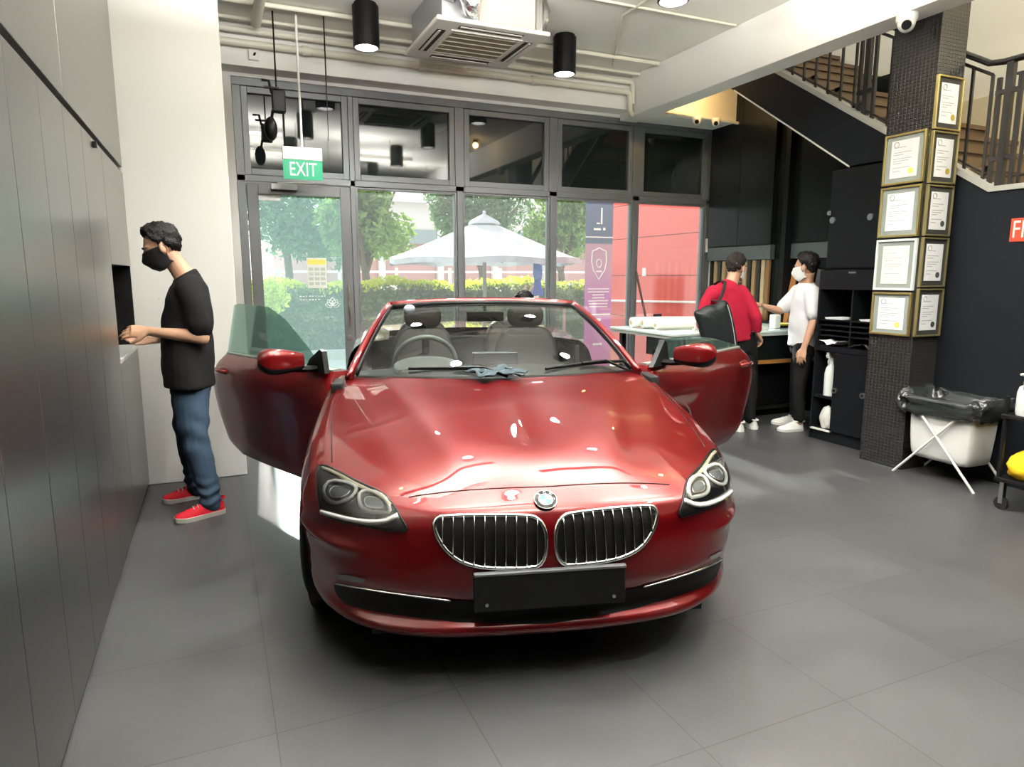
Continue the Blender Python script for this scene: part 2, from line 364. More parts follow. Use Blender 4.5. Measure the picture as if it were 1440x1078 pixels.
for i in range(len(lows)-1):
    a, b = lows[i], lows[i+1]
    k = len(lows)-2-i
    names_ = {0:'tall dark brushed cabinet door panel just before the black wall niche', 1:'tall dark brushed cabinet panel, second from the black wall niche', 2:'tall dark brushed cabinet panel, third from the black wall niche', 3:'tall dark brushed cabinet panel, fourth from the black wall niche', 4:'tall dark brushed cabinet panel at lower left photo edge, fifth from the niche'}
    c = thing('tall_cabinet', names_.get(k, 'tall dark brushed cabinet panel beside the camera, outside the photo'), 'cabinet', (-1.0,a,0), group='tall cabinets on the left wall' )
    B((-1.015,a+.002,.0),(-.53,b-.002,2.12)).build('cabinet_body', black_plastic, c)
    d = B((-.529,a+.0015,.03),(-.5,b-.0015,2.115)).build('cabinet_door', lam, c, bevel=.002)
    if k == 0: B((-.5,3.97,2.07),(-.482,3.99,2.10)).build('latch', black_plastic, d)
nc = thing('niche_cabinet', 'dark brushed cabinet with an open black niche, man reaching in', 'cabinet', (-1.0,4.27,0))
B((-1.015,4.272,0),(-.53,5.2,.97)).build('cabinet_body', black_plastic, nc)
B((-.529,4.272,.03),(-.5,5.203,.985)).build('lower_door', lam, nc, bevel=.002)
B((-1.015,4.272,.97),(-.495,5.203,.995)).build('niche_shelf', mat('pale_shelf_edge', (.55,.56,.54), .4), nc, bevel=.002)
B((-1.015,4.272,1.515),(-.53,5.2,2.12)).build('upper_body', black_plastic, nc)
B((-.529,4.272,1.515),(-.5,5.203,2.115)).build('upper_door', lam, nc, bevel=.002)
nbk = MB(); nbk.box((-1.015,4.272,.995),(-.99,5.2,1.515)); nbk.box((-1.0,5.188,.995),(-.503,5.204,1.515)); nbk.box((-1.0,4.272,.995),(-.53,4.285,1.515)); nbk.build('niche_lining', black_plastic, nc)
struct('trim_8', B((-1.0,-1.2,2.118),(-.535,5.205,2.155)), black_plastic)
struct('baseboard_left', B((-.53,-1.2,0),(-.515,5.2,.028)), black_plastic)
# ================================================================== CEILING THINGS
lamp_glow = mat('lamp_glow', (1,1,1), .5, emit=(1,.97,.92), estr=18)
dl_spots = [(1.29,5.98,'black cylinder ceiling downlight left of the air conditioner, lit'), (3.15,5.98,'black cylinder ceiling downlight right of the air conditioner'), (3.04,4.17,'black cylinder ceiling downlight cut by the top edge of the photo')]
hidden = [(1.29,4.17),(1.29,2.3),(3.04,2.3),(3.04,.4)]
def downlight(x, y, lab, W):
    t = thing('cylinder_downlight', lab, 'ceiling light', (x,y,3.67), group='black cylinder downlights')
    R, H = .108, .345
    h = MB(); h.lathe([(.02,0),(R*.86,0),(R*.86,-.02),(R,-.022),(R,-H+.004),(R-.004,-H),(R-.014,-H),(R-.016,-H+.05),(.02,-H+.07)], (x,y,3.67), 36); h.build('lamp_housing', black_plastic, t, smooth=True)
    d = MB(); d.lathe([(.001,-H+.04),(R-.018,-H+.04),(R-.018,-H+.044),(.001,-H+.046)], (x,y,3.67), 28); d.build('lens', lamp_glow, t, smooth=True)
    r = MB(); r.lathe([(R-.0145,-H-.001),(R-.006,-H-.002),(R-.006,-H+.003),(R-.0175,-H+.04),(R-.0165,-H+.04),(R-.0145,-H+.001)], (x,y,3.67), 36); r.build('reflector_ring', steel, t, smooth=True)
    l = bpy.data.lights.new('downlight_lamp', 'SPOT'); l.energy = W; l.spot_size = math.radians(130); l.spot_blend = .6; l.shadow_soft_size = .08; l.color = (1,.975,.93)
    lo = bpy.data.objects.new('downlight_lamp', l); COL.objects.link(lo); lo.location = (x,y,3.67-H+.02)
for x, y, lab in dl_spots: downlight(x, y, lab, 90)
for x, y in hidden: downlight(x, y, 'black cylinder ceiling downlight above or behind the camera', 90)

# fluorescent battens further back in the room (seen mirrored in the windows)
for i, (x, y, colr, e) in enumerate(((1.2,1.2,(1,.83,.5),22),(3.0,1.2,(1,.83,.5),22),(.5,2.9,(.95,1,1),22))):
    t = thing('ceiling_batten_light', 'long ceiling batten light behind the camera', 'ceiling light', (x,y,3.67), group='batten lights')
    B((x-.62,y-.035,3.6),(x+.62,y+.035,3.67)).build('batten_body', white_plastic, t, bevel=.005)
    MB().cyl((x-.6,y,3.585),(x+.6,y,3.585),.014).build('tube', mat('tube_glow', (1,1,1), .5, emit=colr, estr=e), t, smooth=True)

# added uplights in invented housings, out of view, to brighten the ceiling
for x, y in ((.75,3.4),(2.3,2.8),(.75,1.9),(2.9,1.5),(3.6,.5),(.9,.3)):
    t = thing('added_ceiling_uplight', 'added suspended uplight out of view, brightening the ceiling', 'ceiling light', (x,y,3.03), group='added uplights')
    B((x-.65,y-.05,2.98),(x+.65,y+.05,3.03)).build('added_uplight_body', white_plastic, t, bevel=.006)
    for q in (-.5,.5): MB().cyl((x+q,y,3.03),(x+q,y,3.67),.004,seg=6).build('added_uplight_wire', steel, t)
    l = bpy.data.lights.new('added_uplight_lamp', 'AREA'); l.shape = 'RECTANGLE'; l.size = 1.2; l.size_y = .08; l.energy = 105; l.color = (1,.98,.94)
    lo = bpy.data.objects.new('added_uplight_lamp', l); COL.objects.link(lo); lo.location = (x,y,3.042); lo.rotation_euler = (PI,0,0)

# ceiling cassette air conditioner
ax, ay, az = 2.13, 5.66, 3.35
ac = thing('ceiling_air_conditioner', 'white ceiling cassette air conditioner hanging over the car', 'air conditioner', (ax,ay,az))
cas = mat('cassette_white', (.76,.74,.68), .4); dark = mat('vent_dark', (.035,.028,.022), .6)
pn = MB(); h = .475
outer = [(-h,-h),(h,-h),(h,h),(-h,h)]
pm = MB(); pm.box((ax-h,ay-h,az),(ax+h,ay+h,az+.035)); pm.build('panel', cas, ac, bevel=.012)
for s, horiz in (((0,-1),1),((0,1),1),((-1,0),0),((1,0),0)):
    cxx, cyy = ax+s[0]*.375, ay+s[1]*.375; L_, w_ = (.27,.036)
    a_, b_ = (L_,w_) if horiz else (w_,L_)
    slot = B((cxx-a_,cyy-b_,az-.002),(cxx+a_,cyy+b_,az+.02)).build('air_slot', dark, ac)
    vv = MB(); a2, b2 = (L_-.01,.011) if horiz else (.011,L_-.01)
    vv.box((cxx-a2+s[0]*.012,cyy-b2+s[1]*.012,az-.007),(cxx+a2+s[0]*.012,cyy+b2+s[1]*.012,az-.001)); vv.build('vane', cas, ac)
rim = MB()
q = .305
for lo_, hi_ in (((-q,-q),(q,-q+.02)),((-q,q-.02),(q,q)),((-q,-q+.02),(-q+.02,q-.02)),((q-.02,-q+.02),(q,q-.02))): rim.box((ax+lo_[0],ay+lo_[1],az-.008),(ax+hi_[0],ay+hi_[1],az+.002))
rim.build('grille_rim', cas, ac)
gr = MB(); gr.box((ax-.285,ay-.285,az-.003),(ax+.285,ay+.285,az+.001)); gr.build('intake_grille', mat('intake_beige', (.30,.27,.19), .6), ac)
sl_ = MB()
for k in range(6): yy = ay-.25+k*.1; sl_.box((ax-.285,yy-.006,az-.008),(ax+.285,yy+.006,az-.0025))
sl_.build('grille_slat', mat('grille_slat_beige', (.46,.43,.34), .6), ac)
bd = MB(); bd.box((ax-.42,ay-.42,az+.036),(ax+.42,ay+.42,3.67)); bd.build('unit_body', mat('galvanised', (.36,.37,.38), .4, metal=.5), ac, bevel=.006)
B((ax-.12,ay-.428,az+.05),(ax+.36,ay-.4205,3.655)).build('access_panel', mat('pinkish_cream_panel', (.56,.46,.40), .5), ac, bevel=.003)
B((ax+.365,ay-.435,az+.04),(ax+.42,ay-.4205,3.655)).build('bracket_strip', steel, ac)
fo = MB(); pts = []
for k in range(40):
    t_ = k/39; pts.append((ax-.24+.02*math.sin(t_*5), ay-.50+.03*math.sin(t_*3), 3.66-.20*math.sin(PI*t_*.5)*1.0))
fo.tube([(ax-.26,ay-.50,3.58),(ax-.25,ay-.53,3.54),(ax-.22,ay-.53,3.49),(ax-.20,ay-.47,3.46),(ax-.20,ay-.40,3.47)], [.06,.08,.08,.07,.055], 18); fo.build('foil_duct', mat('foil', (.75,.75,.76), .25, metal=1, bump=.6, bscale=30), ac, smooth=True)
pb = MB(); pb.tube([(ax+.45,ay-.40,3.63),(ax+.46,ay-.42,3.55),(ax+.44,ay-.45,3.46),(ax+.44,ay-.42,3.42)], [.028,.035,.022,.018], 10); pb.tube([(ax-.40,ay-.43,3.52),(ax-.34,ay-.46,3.5),(ax-.30,ay-.44,3.54)], .012, 8); pb.build('pipe_joint', steel, ac, smooth=True)

# pipes on the back beam
def pipe(pts, r, lab, name='ceiling_pipe', m=None, fit=()):
    t = thing(name, lab, 'pipe', pts[0], group='cream pipes on the ceiling')
    MB().tube(pts, r, 12).build('pipe_run', m or cream_pipe, t, smooth=True, angle=60)
    for p, d in fit: MB().tube([V(p)-V(d)*.5, V(p)+V(d)*.5], r*1.35, 12).build('pipe_coupling', m or cream_pipe, t, smooth=True)
pipe([(.16,6.74,3.47),(4.33,6.74,3.47),(4.37,6.74,3.45),(4.38,6.74,3.40),(4.38,6.74,3.28),(4.41,6.76,3.25),(4.44,6.78,3.25)], .032, 'lower thick cream pipe along the beam above the windows', fit=[((2.0,6.74,3.47),(.08,0,0)),((3.2,6.74,3.47),(.07,0,0)),((.9,6.74,3.47),(.07,0,0))])
pipe([(.16,6.72,3.57),(4.30,6.72,3.57),(4.38,6.72,3.57),(4.40,6.72,3.53),(4.40,6.72,3.34)], .026, 'upper cream pipe along the beam above the windows', fit=[((1.4,6.72,3.57),(.07,0,0)),((3.6,6.72,3.57),(.06,0,0))])
pipe([(.16,6.6,3.625),(4.4,6.6,3.625)], .016, 'thin cream conduit on the ceiling next to the windows')
pipe([(.47,6.55,3.58),(.47,3.6,3.62)], .042, 'thick cream pipe running along the ceiling toward the camera')
pipe([(4.0,6.5,3.652),(3.35,5.3,3.652),(3.35,2.2,3.652)], .011, 'thin conduit across the ceiling right of the air conditioner')
pipe([(.2,5.1,3.652),(4.4,5.1,3.652)], .011, 'thin conduit across the ceiling before the air conditioner')
pipe([(.2,6.25,3.64),(4.4,6.25,3.64)], .02, 'cream ceiling conduit behind the air conditioner')
pipe([(4.47,6.60,3.28),(5.9,6.58,3.225)], .017, 'white trunking under the beam end above the dark cabinets')

# exit sign on its rod
ex = thing('exit_sign', 'green and white exit sign hanging on a white rod', 'sign', (.78,6.4,3.6))
ez = 2.37; exl, exr = .618, .952
B((exl,6.39,2.455),(exr+.002,6.43,2.565)).build('sign_housing', white_plastic, ex, bevel=.006)
g = B((exl,6.392,2.29),(exr,6.402,2.455)).build('sign_plate', mat('exit_green', (.0,.27,.13), .35), ex)
M_ = face_M((.785,6.3915,2.372),(1,0,0),(0,0,1))
text_mb('EXIT', .165, M_, .001, sx=.70).build('sign_lettering', mat('exit_white', (.92,.95,.9), .4, emit=(.9,1,.9), estr=.15), g)
MB().cyl((.785,6.41,2.56),(.785,6.41,3.67),.011).build('hanging_rod', white_plastic, ex, smooth=True)

# hanging wires, speaker, switch box, cameras
sp = thing('hanging_speaker', 'small black speaker on a bracket hanging before the top left window', 'speaker', (.62,6.45,3.0))
MB().tube([(.60,6.45,2.98),(.60,6.45,3.67)], .007, 8).build('drop_rod', black_plastic, sp)
s1 = MB(); s1.box((.555,6.37,2.84),(.665,6.46,3.02)); s1.build('speaker_box', black_plastic, sp, bevel=.01)
MB().ell((.535,6.4,2.70),(.055,.06,.10)).build('lamp_head', black_plastic, sp, smooth=True)
s2 = MB(); s2.box((.50,6.43,3.04),(.62,6.46,3.055)); s2.tube([(.56,6.44,3.0),(.54,6.44,3.10),(.48,6.43,3.10)], .012, 8); s2.build('bracket', black_plastic, sp); MB().tube([(.54,6.44,2.74),(.56,6.44,2.86)], .012, 8).build('lamp_arm', black_plastic, sp)
wr = MB(); wr.tube([(1.0,6.3,2.95),(1.0,6.3,3.67)], .006, 6); wr.tube([(1.0,6.3,2.62),(1.0,6.3,2.95)], .003, 5)
tag(wr.build('hanging_wire', black_plastic), 'thin black wire hanging from the ceiling right of the exit rod', 'wire')
sb = thing('wall_sensor', 'small white square sensor box on the beam at upper left', 'sensor', (.46,6.8,3.4))
B((.41,6.785,3.352),(.50,6.819,3.445)).build('sensor_box', white_plastic, sb, bevel=.008)
MB().ell((.462,6.783,3.402),(.010,.006,.018),Matrix.Rotation(.5,4,'Y')).build('sensor_eye', black_plastic, sb)
def dome_cam(c, s, lab, side=(0,-1,0)):
    t = thing('ceiling_dome_camera', lab, 'camera', c, group='white dome security cameras')
    MB().lathe([(.01,.0),(.055*s,0),(.055*s,-.03*s),(.045*s,-.045*s),(.01,-.05*s)], c, 24).build('camera_base', white_plastic, t, smooth=True)
    cc = V(c)+V((0,0,-.045*s)); MB().ell(cc,(.046*s,.046*s,.05*s),None,20,12).build('camera_ball', white_plastic, t, smooth=True)
    d = (V((0,0,CAMH))-cc).normalized(); d = (d+V((0,0,-.25))).normalized()
    e = cc + d*.040*s
    MB().cyl(e, e+d*.010*s, .026*s, .024*s, 20).build('lens', black_plastic, t, smooth=True)
dome_cam((4.50,3.49,3.232), 1.25, 'white dome security camera at the top of the tiled pillar')
dome_cam((5.12,6.5,3.225), .95, 'white dome security camera under the soffit, left of two')
dome_cam((5.39,6.5,3.228), .95, 'white dome security camera under the soffit, right of two')

# warm lamps: behind the beam and near the left wall
def warm(p, W, lab, col=(1,.62,.22), r=.04):
    t = thing('warm_spotlight', lab, 'spotlight', p, group='warm spotlights')
    MB().lathe([(.01,.05),(.04,.05),(.045,0),(.036,0),(.034,.03),(.01,.03)], p, 20).build('lamp_housing', black_plastic, t, smooth=True)
    l = bpy.data.lights.new('warm_lamp', 'POINT'); l.energy = W; l.shadow_soft_size = r; l.color = col
    lo = bpy.data.objects.new('warm_lamp', l); COL.objects.link(lo); lo.location = V(p)+V((0,0,-.03))
warm((5.05,6.15,3.5), 9, 'small warm spotlight hidden behind the ceiling beam')
warm((4.1,3.35,3.61), 9, 'small warm spotlight on the ceiling above the photo')
warm((.1,4.0,3.61), 3, 'small warm spotlight on the ceiling near the left cabinets', (1,.75,.3))
# ================================================================== RIGHT SIDE
# certificates on the pillar
ink = mat('grey_print', (.42,.42,.44), .6); cert_paper = mat('certificate_paper', (.82,.83,.86), .5)
cream_paper = mat('cream_certificate_paper', (.80,.79,.70), .5)
matb = mat('black_mount', (.03,.03,.028), .35); matg = mat('grey_mount', (.22,.24,.22), .4)
seal_g = mat('gold_seal', (.60,.45,.08), .35, metal=.4); seal_y = mat('yellow_green_seal', (.62,.62,.15), .4); seal_k = mat('dark_seal', (.04,.045,.05), .4)
whitef = mat('white_frame', (.78,.82,.78), .35); dkgold = mat('dark_gold_frame', (.42,.36,.16), .3, metal=.8)
def certificate(M, w, h, lab, frame, mount, pap, seal, fw=.016, crest=True):
    o = M @ V((0,0,0))
    t = thing('framed_certificate', lab, 'certificate', o, group='framed certificates on the pillar')
    def bx(x0,y0,z0,x1,y1,z1,mb=None):
        mb = mb or MB(); return mb.box((x0,y0,z0),(x1,y1,z1), M)
    f = MB(); W_, H_ = w/2, h/2
    bx(-W_,-H_,0,-W_+fw,H_,.024,f); bx(W_-fw,-H_,0,W_,H_,.024,f); bx(-W_+fw,H_-fw,0,W_-fw,H_,.024,f); bx(-W_+fw,-H_,0,W_-fw,-H_+fw,.024,f)
    f.build('frame', frame, t, bevel=.002)
    bx(-W_+fw,-H_+fw,0,W_-fw,H_-fw,.012).build('mount', mount, t)
    pw, ph = w*.33, h*.37
    p = bx(-pw,-ph,.012,pw,ph,.0145).build('certificate_sheet', pap, t)
    l = MB()
    for k, (wd, yy) in enumerate(((.5,.42),(.72,.24),(.40,.16),(.75,.02),(.62,-.06),(.35,-.14),(.70,-.30),(.3,-.42))):
        x0 = -pw*.8; bx(x0, yy*ph*1.5-.003, .0145, x0+2*pw*wd*.9, yy*ph*1.5+.002, .0152, l)
    l.build('print_lines', ink, p)
    if crest:
        c = MB(); c.tube([M @ V((-pw*.62+.019*math.cos(a), ph*.78+.019*math.sin(a), .0153)) for a in np.linspace(0,2*PI,17)[:-1]], .003, 5, closed=True); c.build('crest_print', ink, p)
    if seal is not None:
        s = MB(); s.cyl(M @ V((pw*.55,-ph*.68,.0145)), M @ V((pw*.55,-ph*.68,.0165)), .021, seg=20); s.build('seal', seal, p)
zs = [(2.115,2.475),(1.735,2.10),(1.345,1.72),(1.01,1.33)]
ll = ['certificate with a grey mount and yellow seal, top of the left pillar column','certificate on rippled paper without seal, second in the left pillar column','certificate in a white frame on cream paper, third in the left pillar column','certificate in a gold frame with yellow seal, lowest of the left pillar column']
for i, (a, b) in enumerate(zs):
    M_ = face_M((4.679, 3.545, (a+b)/2), (0,-1,0), (0,0,1))
    certificate(M_, .325, b-a, 'framed '+ll[i], [gold,gold,whitef,gold][i], [matg,matg,matg,matg][i], [cert_paper,cert_paper,cream_paper,cert_paper][i], [seal_y,None,None,seal_y][i], crest=i!=2)
zr = [(2.465,2.825),(2.10,2.455),(1.735,2.09),(1.37,1.725),(1.01,1.36)]
lr = ['gold seal, topmost of all','gold seal, second from the top of the right pillar column','dark seal, third down the right pillar column','dark seal, fourth down the right pillar column','dark seal, lowest of the right pillar column']
for i, (a, b) in enumerate(zr):
    M_ = face_M((4.808, 3.359, (a+b)/2), (1,0,0), (0,0,1))
    certificate(M_, .275, b-a, 'framed certificate, black mount, '+lr[i], dkgold if i else gold, matb, cert_paper, [seal_g,seal_g,seal_k,seal_k,seal_k][i], fw=.012)

# understairs closet: upper panel, flap box, pigeonholes, lower locker
bm_ = mat('black_melamine', (.006,.0065,.008), .4, bump=.04, bscale=140)
CX = 4.89
cl = thing('storage_cabinet', 'tall black storage cabinet with locks and pigeonholes under the stairs', 'cabinet', (CX,4.1,0))
B((4.955,3.765,1.505),(5.5,4.43,2.345)).build('upper_case', bm_, cl, bevel=.003)
def lock(y, z, x, par):
    MB().cyl((x,y,z),(x-.014,y,z),.023,seg=20).build('lock', steel, par, smooth=True, bevel=.002)
    MB().cyl((x-.0142,y,z),(x-.016,y,z),.009,seg=12).build('keyhole', black_plastic, par)
ud = B((4.938,3.785,1.52),(4.954,4.405,2.335)).build('upper_door', bm_, cl, bevel=.003)
for y in (4.0,4.37):
    k = MB().cyl((4.938,y,1.925),(4.922,y,1.925),.027,seg=20).build('door_lock', steel, ud, smooth=True)
MB().cyl((4.954,4.421,1.99),(4.935,4.421,1.99),.02,seg=16).build('hinge_stud', steel, cl, smooth=True)
fb = MB(); fb.box((CX,3.765,1.335),(5.5,4.43,1.5)); fb.build('flap_box', bm_, cl, bevel=.004)
B((CX-.006,4.06,1.472),(CX,4.13,1.486)).build('flap_handle', steel, cl)
cs = MB()
cs.box((CX,3.765,0),(5.5,3.785,1.334)); cs.box((CX,4.41,0),(5.5,4.43,1.334)); cs.box((5.48,3.785,0),(5.5,4.41,1.334))
cs.box((CX-.01,3.765,.80),(5.48,4.43,.845)); cs.box((CX+.01,3.785,.0),(5.48,4.41,.10)); cs.build('carcass', bm_, cl, bevel=.002)
dv = MB(); dv.box((CX+.02,4.085,.846),(5.48,4.10,1.333)); dv.build('divider', bm_, cl)
for z in (.93,.975,1.02,1.065):
    B((CX+.02,3.787,z),(5.48,4.084,z+.012)).build('shelf', bm_, cl); B((CX+.02,4.101,z),(5.48,4.408,z+.012)).build('shelf', bm_, cl)
ld = B((CX-.012,3.775,.105),(CX+.004,4.20,.795)).build('lower_door', bm_, cl, bevel=.003)
for y in (3.89,4.17): MB().cyl((CX-.012,y,.47),(CX-.026,y,.47),.025,seg=20).build('door_lock', steel, ld, smooth=True)
for y in (3.89,4.17): MB().cyl((CX-.0262,y,.47),(CX-.028,y,.47),.012,seg=14).build('lock_core', black_plastic, ld, smooth=True)
B((CX-.012,4.20,.09),(CX+.02,4.41,.102)).build('plinth_edge', white_plastic, cl)
# bottle and cloth inside the open left part of the locker
def bottle(c, lab, colr, cap_c, h=.26, r=.045):
    t = thing('spray_bottle', lab, 'bottle', c)
    mb = MB(); mb.lathe([(.01,0),(r,.0),(r,h*.06),(r,h*.55),(r*.8,h*.68),(r*.4,h*.78),(r*.36,h*.86),(.005,h*.86)], c, 22); mb.build('bottle_body', colr, t, smooth=True)
    n = MB(); n.lathe([(r*.42,h*.80),(r*.45,h*.80),(r*.45,h*.93),(.005,h*.93)], c, 16); n.build('cap', cap_c, t, smooth=True)
    g = MB(); x, y, z = c; g.box((x-r*1.0,y-r*.3,z+h*.93),(x+r*.7,y+r*.3,z+h*1.07)); g.tube([(x-r*.9,y,z+h*.98),(x-r*1.35,y,z+h*.99)], r*.16, 8); g.tube([(x-r*.5,y,z+h*.95),(x-r*.8,y,z+h*.85),(x-r*.65,y,z+h*.74)], r*.12, 6); g.build('trigger', cap_c, t, bevel=.004)
    return t
wb = mat('white_bottle', (.75,.77,.75), .35)
bottle((CX+.07,4.30,.102+.30), 'tall white bottle inside the open black locker', wb, wb, .36, .05)
B((CX+.01,4.205,.38),(5.47,4.408,.40)).build('shelf', bm_, cl)
def cloth_lump(name, c, rad, m, lab, cat, seed=1, amp=.35, group=None, par=None):
    bm = bmesh.new(); bmesh.ops.create_icosphere(bm, subdivisions=4, radius=1)
    rnd = random.Random(seed); dirs = [(V((rnd.uniform(-1,1),rnd.uniform(-1,1),rnd.uniform(-1,1))).normalized(), rnd.uniform(3,7), rnd.uniform(0,6)) for _ in range(7)]
    for v in bm.verts:
        p = v.co.normalized(); f = 1 + amp*sum(abs(math.sin(p.dot(d)*k+ph)) for d, k, ph in dirs)/7 - amp*.35
        q = p*f; q.z = max(q.z, -.75); v.co = V((c[0]+q.x*rad[0], c[1]+q.y*rad[1], c[2]+(q.z+.75)*rad[2]))
    mb = MB(); mb.add([v.co for v in bm.verts], [[v.index for v in f.verts] for f in bm.faces]); bm.free()
    o = mb.build(name, m, par, smooth=True, angle=180)
    return tag(o, lab, cat, group)
cloth_lump('folded_cloth', (CX+.07,4.30,.1035), (.05,.06,.11), white_plastic, 'crumpled white cloth at the bottom of the open black locker', 'cloth', 3)
for k, (y, z, lab) in enumerate(((4.28,1.078,'white paper stack in the left pigeonhole, upper shelf'),(3.93,1.078,'white paper stack in the right pigeonhole, upper shelf'))):
    mb = MB()
    for q in range(3): mb.box((CX+.03,y-.10+q*.01,z+q*.005),(CX+.25,y+.08+q*.006,z+q*.005+.0045))
    tag(mb.build('paper_stack', paper), lab, 'papers')
def sheet(name, y0, y1, x0, x1, z, m, lab, seed):
    rnd = random.Random(seed); P = []
    for i in range(9):
        row = []
        for j in range(9): 
            u, v = i/8, j/8; row.append(V((x0+(x1-x0)*u, y0+(y1-y0)*v, z + .018*math.sin(u*4+v*7+seed)+.018*abs(math.sin(v*9+seed)) + .002)))
        P.append(row)
    mb = MB(); mb.grid(P); o = mb.build(name, m, smooth=True, angle=180); s = o.modifiers.new('thick','SOLIDIFY'); s.thickness = .002
    return tag(o, lab, 'papers')
sheet('loose_papers', 4.14, 4.36, CX-.03, CX+.2, .865, paper, 'curled white sheets lying left on the cabinet ledge', 1)
sheet('plastic_folder', 3.80, 4.07, CX-.03, CX+.2, .865, glass_mat('clear_plastic', (.75,.9,.9), .15, .3), 'clear plastic sleeve drooping on the cabinet ledge', 4)

# dark hanging cabinets on the back right wall
for i, (y0, y1, z1, lab) in enumerate(((5.96,7.04,3.6,'tall black hanging cabinet beside the windows'),(4.62,5.66,3.1,'black hanging cabinet under the stair slope'))):
    c = thing('hanging_cabinet', lab, 'cabinet', (5.84,(y0+y1)/2,1.8), group='black hanging cabinets')
    B((5.802,y0,1.805),(5.858,y1,z1)).build('cabinet_body', black_plastic, c)
    ym = (y0+y1)/2
    for a, b in ((y0,ym),(ym,y1)): B((5.784,a+.002,1.81),(5.801,b-.002,z1-.003)).build('cabinet_door', black_gloss, c, bevel=.002)
    B((5.79,y0,1.64),(5.858,y1,1.80)).build('light_pelmet', mat('grey_pelmet', (.07,.085,.085), .3), c, bevel=.003)
struct('trim_9', B((5.70,5.66,.0),(5.86,5.72,3.3)), black_paint)

# sample strips in the recess under the cabinets
cols = [(.012,.011,.010),(.34,.24,.11),(.02,.018,.016),(.42,.30,.15),(.16,.08,.035),(.02,.02,.02),(.38,.30,.19),(.10,.055,.03),(.5,.38,.2),(.015,.015,.015),(.30,.20,.09),(.02,.018,.017),(.46,.36,.22),(.2,.1,.04)]
nm = ['black','tan','black','pale oak','dark brown','black','beige','dark walnut','honey','black','tan','black','beige','brown']
pos = ['first from the window','second from the window','third from the window','fourth from the window','fifth from the window','sixth from the window','seventh from the window','eighth from the window','ninth from the window','tenth from the window','eleventh from the window','twelfth from the window','thirteenth from the window','last before the dark post']
struct('trim_11', B((5.70,4.5,.915),(5.86,7.05,.945)), black_paint)
for k in range(14):
    y = 6.98 - k*.074
    o = B((5.82,y-.026,.945),(5.85,y+.026,1.635)).build('sample_strip', mat('sample_%s_%d' % (nm[k].replace(' ','_'),k), cols[k], .4, var=.15, vscale=12), None, bevel=.003)
    tag(o, nm[k]+' upright trim sample strip, '+pos[k], 'sample', 'upright sample strips in the recess')
woods = [(5.64,(.40,.17,.05),'orange wood sample board leaning behind the white-shirted man'),(5.52,(.03,.03,.03),'black sample board leaning left of the pale board'),(5.42,(.62,.63,.62),'pale grey sample board leaning behind the white-shirted man'),(5.30,(.05,.045,.04),'dark sample board leaning near the white-shirted man')]
for k, (y, c_, lab) in enumerate(woods):
    M_ = Matrix.Translation((5.74,y,.945)) @ Matrix.Rotation(math.radians(6), 4, 'Y') @ Matrix.Rotation(math.radians(5), 4, 'X')
    o = B((0,-.035,0),(.02,.035,.58+.03*(k==2))).build('sample_board', mat('board_%d' % k, c_, .45, var=.12), None)
    o.matrix_world = M_; o.data.update(); tag(o, lab, 'sample', 'leaning sample boards')

# counter table
ct = thing('counter_table', 'wide counter with a white glass top and black base by the windows', 'counter', (4.8,5.65,0))
gtop = mat('white_glass_top', (.62,.72,.68), .08, coat=.5)
B((3.85,5.1,.895),(5.78,6.2,.92)).build('glass_top', gtop, ct, bevel=.004)
B((3.86,5.11,.865),(5.77,6.19,.894)).build('top_frame', mat('pale_top_frame', (.45,.47,.43), .4), ct, bevel=.003)
B((4.25,5.16,.62),(5.76,6.1,.864)).build('drawer_case', black_gloss, ct, bevel=.003)
B((4.9,5.145,.58),(5.76,5.18,.617)).build('wood_rail', mat('orange_wood_rail', (.42,.19,.05), .4), ct)
B((4.35,5.30,.12),(5.76,6.1,.615)).build('base_case', black_plastic, ct)
B((4.35,5.285,.08),(5.76,5.299,.118)).build('kick_strip', steel, ct); B((4.4,5.35,0),(5.7,6.05,.08)).build('plinth', black_plastic, ct)
for x, y in ((3.95,5.2),(3.95,6.1)): B((x-.025,y-.025,0),(x+.025,y+.025,.865)).build('leg', black_plastic, ct)
rollm = mat('white_film_roll', (.66,.66,.61), .55, bump=.1, bscale=40)
rolls = [((3.95,5.95),(4.85,5.80),.052,'white film roll nearest the window on the counter'),((4.02,5.62),(4.95,5.55),.040,'white film roll in the middle of the counter'),((4.0,5.82),(4.35,5.74),.055,'short fat white roll at the left end of the counter'),((4.3,5.38),(5.0,5.30),.028,'thin white film roll at the front of the counter')]
for a, b, r, lab in rolls:
    a = V((*a,.922+r*1.05)); b = V((*b,.922+r*1.05)); t = thing('film_roll', lab, 'roll', a, group='white film rolls on the counter')
    MB().tube([a, a.lerp(b,.3), a.lerp(b,.7), b], [r,r*1.03,r*.97,r], 18).build('film', rollm, t, smooth=True)
    d = (b-a).normalized(); MB().cyl(a-d*.01, a-d*.0005, r*.45, seg=14).build('core_end', mat('cardboard_core', (.35,.27,.17), .7), t)
for x, y, h, lab in ((4.35,6.05,.13,'small black box on the counter left of the window mullion'),(5.15,6.05,.09,'small black box on the counter before the red wall')):
    tag(B((x-.035,y-.03,.921),(x+.035,y+.03,.92+h)).build('small_box', black_plastic, None, bevel=.004), lab, 'box')
cb = thing('card_tray', 'shallow tray of yellow and dark cards on the counter', 'tray', (5.45,5.35,.92))
B((5.32,5.28,.921),(5.60,5.44,.945)).build('tray', black_plastic, cb, bevel=.004); B((5.33,5.29,.946),(5.46,5.43,.965)).build('yellow_cards', mat('yellow_card', (.62,.50,.05), .5), cb); B((5.47,5.29,.946),(5.59,5.43,.958)).build('pale_cards', paper, cb)
